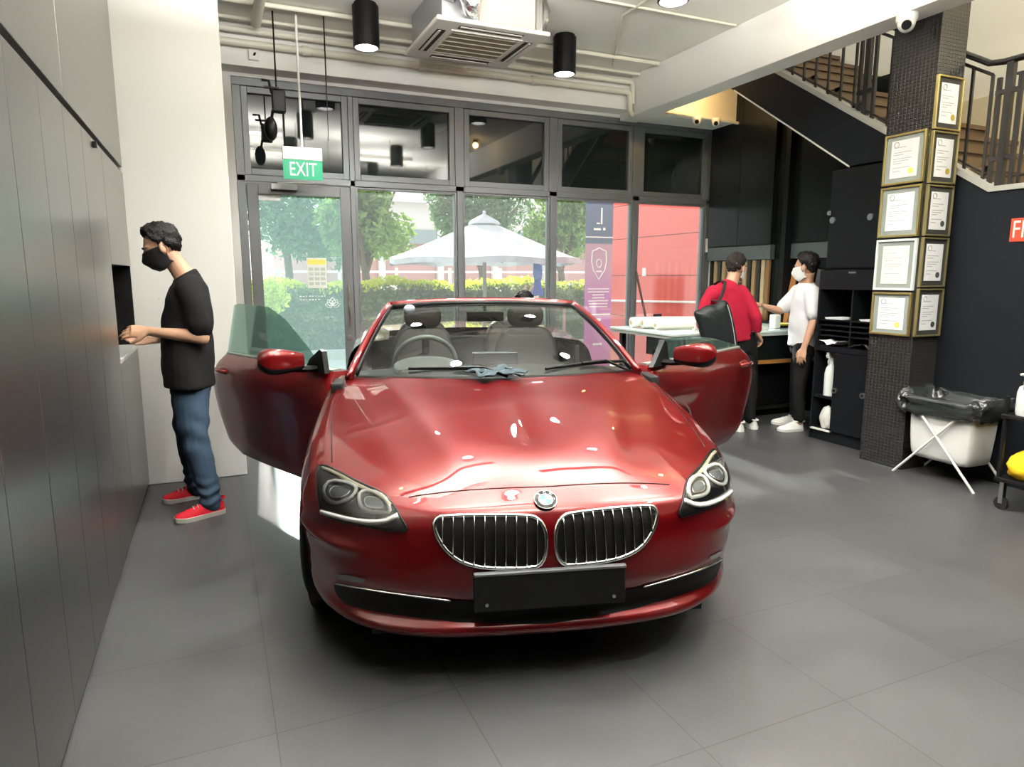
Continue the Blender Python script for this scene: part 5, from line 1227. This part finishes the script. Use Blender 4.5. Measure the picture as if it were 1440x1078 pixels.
def add_hair(H, par, seed=1, top=.020, front=.03, side=.008, m=None):
    rnd = random.Random(seed); mb = MB(); P = []
    n, q_ = 56, 36
    for i in range(n+1):
        a = i/n*2*PI; row = []
        for j in range(q_+1):
            b = -PI/2+PI*j/q_; d = V((math.cos(b)*math.cos(a), math.cos(b)*math.sin(a), math.sin(b)))
            p = V((-.014+.100*d.x, .078*d.y, .030+.092*d.z))
            hl_ = .006*math.sin(a*19+seed)+.004*math.sin(a*37)+(.083 if p.x > .045 else (.083-(.045-p.x)/.040*.105 if p.x > .005 else (-.022 + .030*math.exp(-((p.x+.012)/.016)**2) - min(1,max(0,(-.020-p.x)/.055))*.062)))
            g = sstep(-.004,.040,p.z-hl_)
            up_ = sstep(.02,.10,p.z); th = side + (top-side)*up_ + front*up_*sstep(-.02,.085,p.x)
            wv = .0035*math.sin(a*23+b*7+seed)+.003*math.sin(a*41-b*13)+.003*math.sin(a*11+b*31)+.004*math.sin(a*5+b*9+seed*2)
            r = (th+wv)*g - .016*(1-g); row.append(H @ (p + d*r))
        P.append(row)
    mb.grid(P); weld(mb).build('hair', m or hairm, par, smooth=True, angle=180)
def add_mask(H, par, m):
    mb = MB(); P = []
    for i in range(29):
        a = -1.75+3.5*i/28; row = []
        for j in range(15):
            t = j/14; z = .0-.122*t
            rx = .103+.027*math.exp(-((t-.36)/.26)**2)*math.cos(a)**6-.010*t-.012*max(0,t-.7)*3; ry = .079-.012*t
            x = .004+rx*max(-.3,math.cos(a)) ; y = ry*math.sin(min(PI/2,max(-PI/2,a)))
            if t > .8: x -= (t-.8)*.10
            z2 = z + (.012*abs(math.sin(a)) if t < .3 else 0) + .03*t*sstep(.8,1.7,abs(a))
            row.append(H @ V((x,y,z2)))
        P.append(row)
    mb.grid(P); o = mb.build('face_mask', m, par, smooth=True, angle=180); s_ = o.modifiers.new('thick','SOLIDIFY'); s_.thickness = .003; s_.offset = 1
    for q in (1,-1):
        w_ = MB(); w_.tube([H @ V(p) for p in ((.02,.071*q,-.008),(-.006,.084*q,.012),(-.022,.083*q,.004),(-.020,.083*q,-.022),(.014,.068*q,-.066))], .0016, 5); w_.build('ear_loop', m, par)
def add_hand(mb, wrist, fwd, palm_n, curl=.3, side=1, s=1., spread=.12, thumb=.7):
    """palm + five fingers; palm_n points out of the palm; side=+1 when the thumb is towards palm_n x fwd"""
    f = V(fwd).normalized(); n = V(palm_n); n = (n-f*n.dot(f)).normalized(); t = n.cross(f)*side
    w_ = V(wrist)
    mb.tube([w_-f*.03*s, w_+f*.015*s, w_+f*.05*s, w_+f*.088*s], [(.027*s,.021*s),(.030*s,.018*s),(.040*s,.016*s),(.040*s,.013*s)], 14, up=tuple(t))
    L_ = [.075,.084,.078,.060]; rads = [.0088,.0092,.0088,.0078]
    for k in range(4):
        o_ = (1.5-k)*.0205*s; d = (f + t*(spread*(1.5-k)*.5)).normalized(); p = w_ + f*(.083-.006*abs(1.3-k))*s + t*o_
        pts = [p-d*.02*s, p]; c = curl*(.85+.12*k)
        for q, l in enumerate((.45,.30,.25)):
            ang = c*(q+1)*.75; dd = d*math.cos(ang)+n*math.sin(ang); pts.append(pts[-1]+dd*L_[k]*l*s)
        r_ = rads[k]*s; mb.tube(pts, [r_*1.05,r_*1.08,r_,r_*.93,r_*.72], 10)
        mb.ell(pts[-1], (r_*.74,)*3, None, 8, 6)
    p = w_+f*.018*s+t*.022*s; d = (f*.72+t*thumb+n*.30).normalized(); d2 = (f*.9+t*.15*thumb+n*.45).normalized()
    pts = [p, p+d*.034*s, p+d*.034*s+(d+d2).normalized()*.03*s, p+d*.034*s+(d+d2).normalized()*.03*s+d2*.024*s]
    mb.tube(pts, [.015*s,.0125*s,.0105*s,.008*s], 10); mb.ell(pts[-1], (.008*s,)*3, None, 8, 6)
def limb(mb, pts, rad, seg=16, n=5):
    pts = [V(p) for p in pts]; P = []; R = []
    for i in range(len(pts)-1):
        for k in range(n): t = k/n; P.append(pts[i].lerp(pts[i+1],t)); R.append(rad[i]+(rad[i+1]-rad[i])*t)
    P.append(pts[-1]); R.append(rad[-1])
    for _ in range(2):
        Q = [P[0]]+[(P[i-1]+P[i]*2+P[i+1])/4 for i in range(1,len(P)-1)]+[P[-1]]; P = Q
    mb.tube(P, R, seg)
    mb.ell(P[0], (R[0]*.98,)*3, None, 12, 8); mb.ell(P[-1], (R[-1]*.98,)*3, None, 12, 8)
def trunk(mb, rows, lat):
    mb.tube([r[0] for r in rows], [(r[1],r[2]) for r in rows], 24, up=tuple(lat))
def wrinkle(amp, fs_, seed=0):
    return lambda p: amp*(math.sin(p.z*fs_+p.x*fs_*.6+seed)*.5+math.sin(p.z*fs_*1.7-p.y*fs_*1.1+seed*2)*.35+math.sin((p.x+p.y)*fs_*1.3+p.z*fs_*.5)*.3)
def shoe(heel, toe, m_up, m_sole, par, h=.075, w=.047, lace=None, collar=.0):
    a = V((*heel,0)); b = V((*toe,0)); f = (b-a).normalized(); l = V((-f.y,f.x,0)); L_ = (b-a).length
    U = [0,.04,.12,.25,.4,.55,.7,.82,.92,.98,1.0]; Wd = [.30,.62,.78,.80,.82,.92,1.0,.98,.80,.5,.25]; Ht = [.55,.95,1.08,1.1,1.06,.86,.66,.52,.42,.30,.18]
    rs = []; ss = []
    for u, wd, ht in zip(U, Wd, Ht):
        c = a + f*(L_*u); hh = .026+h*ht*.72; ww = w*wd; R = []
        for k in range(18):
            an = k*2*PI/18; cx_, sz = math.cos(an), math.sin(an); top_t = 1-.28*max(0,sz)
            R.append(c + l*(ww*cx_*top_t*.96) + V((0,0,.018+(hh-.018)*max(0,sz)**.8 if sz > 0 else .018)))
        rs.append(R)
        ss.append([c+l*ww*1.08*math.cos(k*2*PI/18)*(1 if True else 1)+V((0,0,(.028 if math.sin(k*2*PI/18) > -.01 else .001)+ (.012*max(0,u-.8)*5*.5))) for k in range(18)])
    mb = MB(); mb.loft(rs); up_ = mb.build('shoe', m_up, par, smooth=True, sub=1, angle=180)
    mb = MB(); mb.loft(ss); mb.build('sole', m_sole, up_, smooth=True, angle=60)
    mb = MB()
    for k in range(4):
        u = .38+.085*k; c = a+f*L_*u; hh = .026+h*float(np.interp(u,U,Ht))*.72+.002; mb.tube([c+l*.024+V((0,0,hh-.012)), c+V((0,0,hh+.001)), c-l*.024+V((0,0,hh-.012))], .003, 6)
    mb.build('laces', lace or m_sole, up_)
    mb = MB(); c = a+f*L_*.17; mb.tube([c+f*(.055*math.cos(q))+l*(.030*math.sin(q))+V((0,0,.026+h*.80+collar)) for q in np.linspace(0,2*PI,19)[:-1]], .007, 8, closed=True); mb.build('collar', m_up, up_, smooth=True)

# ---------------- man at the left cabinets
A = thing('person', 'person in black T-shirt, blue jeans and red sneakers reaching into the wall niche', 'person', (-.16,4.52,0))
lat = V((0,-1,0)); yc = 4.53
HA = basis((-.93,-.05,-.36), (0,0,1), (-.268,yc,1.613))
b = MB(); add_head(b, HA, (-.165,yc,1.465))
trunk(b, [(V((-.165,yc,.80)),.135,.085),(V((-.165,yc,.92)),.145,.095),(V((-.165,yc,1.05)),.13,.095),(V((-.155,yc,1.25)),.155,.105),(V((-.14,yc,1.365)),.14,.075),(V((-.14,yc,1.42)),.08,.05)], lat)
sL, eL, wL = (-.115,4.40,1.365),(-.080,4.315,1.095),(-.345,4.375,1.135)
sR, eR, wR = (-.125,4.66,1.365),(-.105,4.755,1.10),(-.35,4.66,1.065)
limb(b, [sL,eL],[.048,.040]); limb(b, [eL,(-.17,4.335,1.112),wL],[.041,.039,.026]); limb(b, [sR,eR],[.048,.040]); limb(b, [eR,(-.19,4.725,1.09),wR],[.041,.039,.026])
add_hand(b, (-.362,4.378,1.139), (-.97,.10,.02), (.05,.85,-.5), .42, -1, 1.0, .10)
add_hand(b, (-.368,4.655,1.062), (-.98,-.05,-.03), (0,-.5,.85), .35, -1, 1.0)
hL, kL, aL = (-.16,4.44,.84),(-.165,4.415,.49),(-.095,4.385,.09); hR, kR, aR = (-.17,4.62,.84),(-.215,4.69,.49),(-.185,4.765,.09)
limb(b, [hL,kL,(-.115,4.40,.30),aL],[.075,.050,.046,.034]); limb(b, [hR,kR,(-.19,4.73,.30),aR],[.075,.050,.046,.034])
bodyA = remeshed('body', b, skin, A, .0052, 3)
eyes(HA, A); add_hair(HA, A, 3, .022, .020, .007); add_mask(HA, A, mat('black_mask', (.010,.010,.011), .7))
c = MB(); trunk(c, [(V((-.172,yc,.79)),.222,.145),(V((-.172,yc,.90)),.218,.147),(V((-.170,yc,1.03)),.205,.148),(V((-.160,yc,1.18)),.188,.139),(V((-.145,yc,1.30)),.192,.128),(V((-.135,yc,1.385)),.175,.105),(V((-.145,yc,1.435)),.115,.080),(V((-.160,yc,1.462)),.078,.074)], lat)
limb(c, [(-.125,4.40,1.375),(-.100,4.350,1.28),(-.086,4.325,1.165)],[.088,.082,.078]); limb(c, [(-.135,4.66,1.375),(-.118,4.725,1.26),(-.108,4.745,1.165)],[.088,.080,.076])
tee = remeshed('t_shirt', c, mat('black_cotton', (.007,.0065,.0075), .85, bump=.1, bscale=300), A, .010, 4, wrinkle(.0045,26,1))
m_ = MB(); m_.box((-.318,4.47,1.315),(-.300,4.52,1.325)); 
q_ = MB(); q_.tube([(-.295,4.445,1.318),(-.300,4.475,1.318)], .004, 5); q_.build('chest_print', mat('pale_print', (.6,.6,.6), .6), tee)
denim = mat('blue_denim', (.030,.050,.082), .8, bump=.2, bscale=220, var=.35, vscale=5)
c = MB(); trunk(c, [(V((-.17,yc,.74)),.15,.112),(V((-.17,yc,.82)),.165,.122),(V((-.168,yc,.93)),.165,.122),(V((-.168,yc,.97)),.155,.115)], lat)
limb(c, [(-.16,4.455,.82),(-.168,4.435,.66),kL,(-.125,4.40,.29),(-.098,4.388,.075)],[.108,.098,.078,.070,.062]); limb(c, [hR,(-.195,4.65,.66),kR,(-.20,4.73,.29),(-.185,4.765,.08)],[.105,.096,.078,.070,.062])
def fold(p): return .006*math.sin(p.z*95+math.sin(p.x*40)*1.5+p.y*20)*math.exp(-((p.z-.14)/.11)**2) + .005*math.sin(p.z*48+p.x*25+p.y*30)*math.exp(-((p.z-.5)/.14)**2) + .003*math.sin(p.z*30-p.x*40)
remeshed('jeans', c, denim, A, .009, 3, fold)
redsh = mat('red_sneaker_knit', (.40,.010,.020), .6, bump=.2, bscale=150); sole_w = mat('pale_sole', (.62,.58,.54), .6)
dkred = mat('dark_red_sneaker', (.20,.01,.014), .6)
shoe((-.025,4.412),(-.300,4.310), redsh, sole_w, A, .092, .050); shoe((-.13,4.795),(-.392,4.735), redsh, sole_w, A, .092, .050)

# ---------------- person in the red sweater
Bp = thing('person', 'person in red sweater with a black bag on the shoulder, leaning at the counter', 'person', (4.5,4.95,0))
fB = V((.25,.97,0)).normalized(); latB = V((0,0,1)).cross(fB)
HB = basis((.93,.34,-.12), (0,0,1), (4.415,4.95,1.525))
b = MB(); add_head(b, HB, (4.355,4.94,1.385))
trunk(b, [(V((4.48,4.95,.80)),.12,.085),(V((4.44,4.95,.95)),.12,.09),(V((4.37,4.95,1.15)),.135,.10),(V((4.325,4.945,1.28)),.135,.075),(V((4.33,4.94,1.34)),.08,.05)], latB)
sR, eR, wR = (4.445,4.90,1.285),(4.525,4.79,1.09),(4.565,4.80,.945); sL, eL, wL = (4.19,4.965,1.285),(4.09,5.00,1.08),(4.22,5.18,.985)
limb(b,[sR,eR],[.045,.038]); limb(b,[eR,wR],[.039,.026]); limb(b,[sL,eL],[.045,.038]); limb(b,[eL,wL],[.039,.026])
add_hand(b, (4.572,4.803,.932), (.62,.15,-.75), (-.7,.3,-.6), .5, -1); add_hand(b, (4.23,5.195,.972), (.55,.80,-.03), (0,0,-1), .12, 1)
hR, kR, aR = (4.58,4.94,.82),(4.62,4.90,.46),(4.655,4.93,.09); hL, kL, aL = (4.43,4.96,.82),(4.46,4.91,.46),(4.485,4.90,.09)
limb(b,[hR,kR,aR],[.07,.05,.034]); limb(b,[hL,kL,aL],[.07,.05,.034])
remeshed('body', b, skin, Bp, .0052, 3)
eyes(HB, Bp); add_hair(HB, Bp, 5, .012, .004, .003, mat('cropped_hair', (.022,.018,.016), .6, bump=.8, bscale=160)); add_mask(HB, Bp, mat('white_mask', (.78,.80,.80), .7))
redk = mat('red_sweater_knit', (.30,.010,.030), .85, bump=.25, bscale=180)
c = MB(); trunk(c, [(V((4.46,4.95,.86)),.155,.118),(V((4.44,4.95,.98)),.156,.12),(V((4.37,4.95,1.15)),.165,.125),(V((4.325,4.945,1.27)),.172,.112),(V((4.32,4.94,1.335)),.145,.095),(V((4.335,4.94,1.375)),.085,.075),(V((4.345,4.94,1.395)),.068,.064)], latB)
limb(c,[(4.435,4.905,1.30),(4.49,4.84,1.19),eR],[.075,.064,.056]); limb(c,[eR,(4.548,4.795,1.01),(4.561,4.80,.965)],[.056,.046,.040]); limb(c,[(4.18,4.965,1.30),(4.115,4.985,1.19),eL],[.075,.064,.056]); limb(c,[eL,(4.16,5.10,1.03),(4.205,5.165,.992)],[.056,.046,.040])
remeshed('sweater', c, redk, Bp, .009, 4, wrinkle(.004,30,2))
blk = mat('black_trousers', (.006,.006,.007), .75, bump=.1, bscale=150)
c = MB(); trunk(c, [(V((4.50,4.95,.74)),.145,.105),(V((4.50,4.95,.84)),.155,.115),(V((4.49,4.95,.92)),.150,.112)], latB)
limb(c,[hR,kR,(4.65,4.925,.10)],[.095,.066,.055]); limb(c,[hL,kL,(4.483,4.90,.10)],[.095,.066,.055]); remeshed('trousers', c, blk, Bp, .010, 3, wrinkle(.003,34,4))
wsh = mat('white_sneaker', (.76,.76,.74), .5); wso = mat('white_sole', (.80,.80,.78), .5)
shoe((4.655,4.845),(4.74,5.09), wsh, wso, Bp, .085, .048); shoe((4.47,4.82),(4.50,5.08), wsh, wso, Bp, .085, .048)
# bag on the shoulder
bagm2 = mat('black_bag_leather', (.008,.010,.011), .42, spec=.3, bump=.3, bscale=25)
bag = thing('shoulder_bag', 'black shoulder bag hanging from the red-sweatered person, pale piping along it', 'bag', (4.18,4.74,.9))
def bq(u, v):  # bag local plane: u right, v up -> world
    return V((4.04+.93*u, 4.725-.20*u, .99+v))
top = [(-.20,.155),(.05,.265),(.12,.255)]; 
outl_ = [(-.27,.165),(-.10,.205),(.03,.255),(.10,.235),(.16,.05),(.215,-.19),(.17,-.235),(.02,-.235),(-.10,-.20),(-.17,-.06),(-.20,.05)]
mb = MB(); ring = chaikin(outl_,2); cu, cv = .02,.02; rs = []
for sc_f, dd in ((.10,-.062),(.55,-.060),(.85,-.048),(.97,-.025),(1.0,0),(.97,.025),(.85,.048),(.55,.06),(.10,.062)):
    rs.append([bq(cu+(u-cu)*sc_f, cv+(v-cv)*sc_f)+V((.20*dd,.93*dd,.012*math.sin(u*40)*sc_f)) for u, v in ring])
mb.loft(rs); mb.build('bag_body', bagm2, bag, smooth=True, angle=180, sub=1)
e = MB(); e.tube([bq(u,v)+V((-.012,-.052,0)) for u, v in ((.055,.215),(.10,.10),(.135,-.03),(.165,-.17))], .0035, 6); e.build('piping', mat('pale_piping', (.50,.52,.52), .5), bag, smooth=True)
e = MB(); e.tube([bq(.0,.235),(4.14,4.79,1.32),(4.215,4.86,1.40),(4.235,4.94,1.415),(4.23,5.03,1.37),(4.15,5.03,1.24),bq(.05,.24)+V((0,.06,0))], (.014,.004), 8, up=(.8,-.5,.2)); e.build('strap', bagm2, bag, smooth=True)
MB().box((-.01,-.004,-.006),(.014,.0,.006), Matrix.Translation(bq(-.10,.115)+V((0,-.05,0)))).build('bag_tag', steel, bag)

# ---------------- person in the white T-shirt
Cp = thing('person', 'person in white T-shirt, black trousers and white sneakers gesturing with an open hand', 'person', (5.05,4.74,0))
fC = V((-.86,.50,0)).normalized(); latC = V((0,0,1)).cross(fC)
HC = basis((-.42,.90,-.10), (0,0,1), (5.045,4.74,1.528))
b = MB(); add_head(b, HC, (5.065,4.735,1.40))
trunk(b, [(V((5.08,4.74,.80)),.13,.085),(V((5.08,4.74,.95)),.135,.09),(V((5.075,4.74,1.12)),.14,.10),(V((5.075,4.74,1.26)),.14,.075),(V((5.07,4.74,1.33)),.08,.05)], latC)
sL, eL, wL = (5.01,4.62,1.28),(4.985,4.545,1.045),(4.905,4.56,.815); sR, eR, wR = (5.11,4.86,1.28),(4.98,4.96,1.12),(4.79,4.97,1.165)
limb(b,[sL,eL],[.044,.038]); limb(b,[eL,(4.95,4.55,.95),wL],[.039,.036,.026]); limb(b,[sR,eR],[.044,.038]); limb(b,[eR,wR],[.039,.026])
add_hand(b, (4.90,4.56,.80), (-.28,.0,-.96), (.9,.3,-.2), .40, 1); add_hand(b, (4.775,4.97,1.17), (-.95,.0,.25), (0,-.45,.9), .12, 1, 1., .2)
hL, kL, aL = (5.02,4.67,.80),(4.96,4.655,.44),(5.0,4.655,.08); hR, kR, aR = (5.13,4.80,.80),(5.13,4.83,.44),(5.16,4.86,.08)
limb(b,[hL,kL,aL],[.07,.05,.034]); limb(b,[hR,kR,aR],[.07,.05,.034])
remeshed('body', b, skin, Cp, .0052, 3)
eyes(HC, Cp); add_hair(HC, Cp, 8, .022, .012, .008); add_mask(HC, Cp, mat('white_mask_b', (.78,.80,.80), .7))
wtee = mat('white_cotton', (.70,.71,.74), .85, bump=.1, bscale=250)
c = MB(); trunk(c, [(V((5.075,4.74,.80)),.175,.130),(V((5.075,4.74,.93)),.176,.132),(V((5.075,4.74,1.10)),.175,.130),(V((5.075,4.74,1.24)),.180,.118),(V((5.07,4.74,1.325)),.155,.098),(V((5.067,4.738,1.375)),.09,.075),(V((5.065,4.736,1.392)),.068,.064)], latC)
limb(c,[(5.02,4.62,1.295),(4.995,4.57,1.20),(4.988,4.555,1.11)],[.080,.074,.070]); limb(c,[(5.11,4.87,1.295),(5.06,4.92,1.21),(5.02,4.945,1.16)],[.080,.072,.068])
remeshed('t_shirt', c, wtee, Cp, .010, 4, wrinkle(.0045,28,3))
c = MB(); trunk(c, [(V((5.075,4.74,.72)),.145,.105),(V((5.078,4.74,.82)),.155,.115),(V((5.078,4.74,.90)),.150,.112)], latC)
limb(c,[hL,kL,(4.998,4.655,.115)],[.098,.068,.050]); limb(c,[hR,kR,(5.158,4.858,.115)],[.098,.068,.050]); remeshed('trousers', c, blk, Cp, .010, 3, wrinkle(.003,34,5))
shoe((5.045,4.645),(4.79,4.70), wsh, wso, Cp, .085, .047); shoe((5.20,4.84),(4.98,4.98), wsh, wso, Cp, .085, .047)

# ---------------- person kneeling behind the car (only the hair shows)
Dp = thing('person', 'person kneeling behind the car, only black hair visible above the windscreen', 'person', (2.98,6.62,0))
px_, py_ = 3.11, 6.68
HD = basis((-.90,-.25,-.35), (0,0,1), (px_-.06,py_-.03,1.145))
b = MB(); add_head(b, HD, (px_,py_,1.01)); latD = V((0,1,0))
trunk(b, [(V((px_+.12,py_,.42)),.13,.09),(V((px_+.10,py_,.60)),.135,.09),(V((px_+.06,py_,.80)),.145,.10),(V((px_+.02,py_,.94)),.14,.075),(V((px_,py_,1.0)),.08,.05)], latD)
for q in (-1,1):
    limb(b,[(px_+.02,py_+.13*q,.92),(px_-.03,py_+.22*q,.72),(px_-.10,py_+.20*q,.56)],[.042,.038,.026]); add_hand(b,(px_-.105,py_+.20*q,.545),(-.5,0,-.85),(0,-q,0),.3,-q)
    limb(b,[(px_+.12,py_+.09*q,.42),(px_-.02,py_+.11*q,.075)],[.07,.052]); limb(b,[(px_-.02,py_+.11*q,.07),(px_+.36,py_+.11*q,.06)],[.05,.034])
remeshed('body', b, skin, Dp, .0055, 3)
eyes(HD, Dp); add_hair(HD, Dp, 9, .024, .012, .010)
mar = mat('dark_maroon_shirt', (.05,.012,.016), .85)
c = MB(); trunk(c, [(V((px_+.12,py_,.40)),.165,.12),(V((px_+.10,py_,.60)),.165,.12),(V((px_+.06,py_,.80)),.175,.125),(V((px_+.02,py_,.93)),.165,.10),(V((px_+.005,py_,1.0)),.12,.085),(V((px_,py_,1.03)),.068,.064)], latD)
for q in (-1,1): limb(c,[(px_+.02,py_+.13*q,.93),(px_-.01,py_+.20*q,.78)],[.075,.068])
remeshed('t_shirt', c, mar, Dp, .011, 4)
c = MB(); trunk(c, [(V((px_+.12,py_,.36)),.15,.115),(V((px_+.12,py_,.45)),.155,.115)], latD)
for q in (-1,1): limb(c,[(px_+.12,py_+.09*q,.42),(px_-.02,py_+.11*q,.085)],[.095,.075]); limb(c,[(px_-.02,py_+.11*q,.08),(px_+.30,py_+.11*q,.075)],[.07,.055])
remeshed('trousers', c, blk, Dp, .011, 3)
for q in (-1,1): shoe((px_+.42,py_+.11*q),(px_+.24,py_+.11*q), wsh, wso, Dp, .07, .045)
# ================================================================== LIGHT
w = bpy.data.worlds.new('world'); scn.world = w; w.use_nodes = True
nt = w.node_tree; bg = nt.nodes['Background']
sky = nt.nodes.new('ShaderNodeTexSky'); sky.sky_type = 'HOSEK_WILKIE'; sky.turbidity = 6; sky.ground_albedo = .4; sky.sun_direction = (0,.83,.55)
mx = nt.nodes.new('ShaderNodeMix'); mx.data_type = 'RGBA'; mx.inputs['Factor'].default_value = .65; mx.inputs['B'].default_value = (1,1,1,1)
nt.links.new(sky.outputs[0], mx.inputs['A']); nt.links.new(mx.outputs['Result'], bg.inputs['Color']); bg.inputs['Strength'].default_value = 1.3
s = bpy.data.lights.new('sun', 'SUN'); s.energy = 9; s.angle = math.radians(2.5); s.color = (1,.96,.88)
so = bpy.data.objects.new('sun', s); COL.objects.link(so)
el = math.radians(31); dirv = V((-.035, -math.cos(el), -math.sin(el))); so.rotation_euler = dirv.to_track_quat('-Z','Y').to_euler()
def area(name, loc, size, W, col=(1,.96,.9), rot=(0,0,0), sy=None):
    l = bpy.data.lights.new(name, 'AREA'); l.energy = W; l.size = size; l.color = col
    if sy: l.shape = 'RECTANGLE'; l.size_y = sy
    o = bpy.data.objects.new(name, l); COL.objects.link(o); o.location = loc; o.rotation_euler = rot; return o
area('stairwell_lamp', (5.7,1.5,5.1), .8, 60, (1,.9,.7))
scn.view_settings.view_transform = 'Standard'; scn.view_settings.look = 'None'; scn.view_settings.gamma = 1; scn.view_settings.use_curve_mapping = False
scn.view_settings.exposure = 1.05
scn.cycles.max_bounces = 8; scn.cycles.transparent_max_bounces = 12; scn.cycles.caustics_reflective = False; scn.cycles.caustics_refractive = False
scn.cycles.sample_clamp_indirect = 6
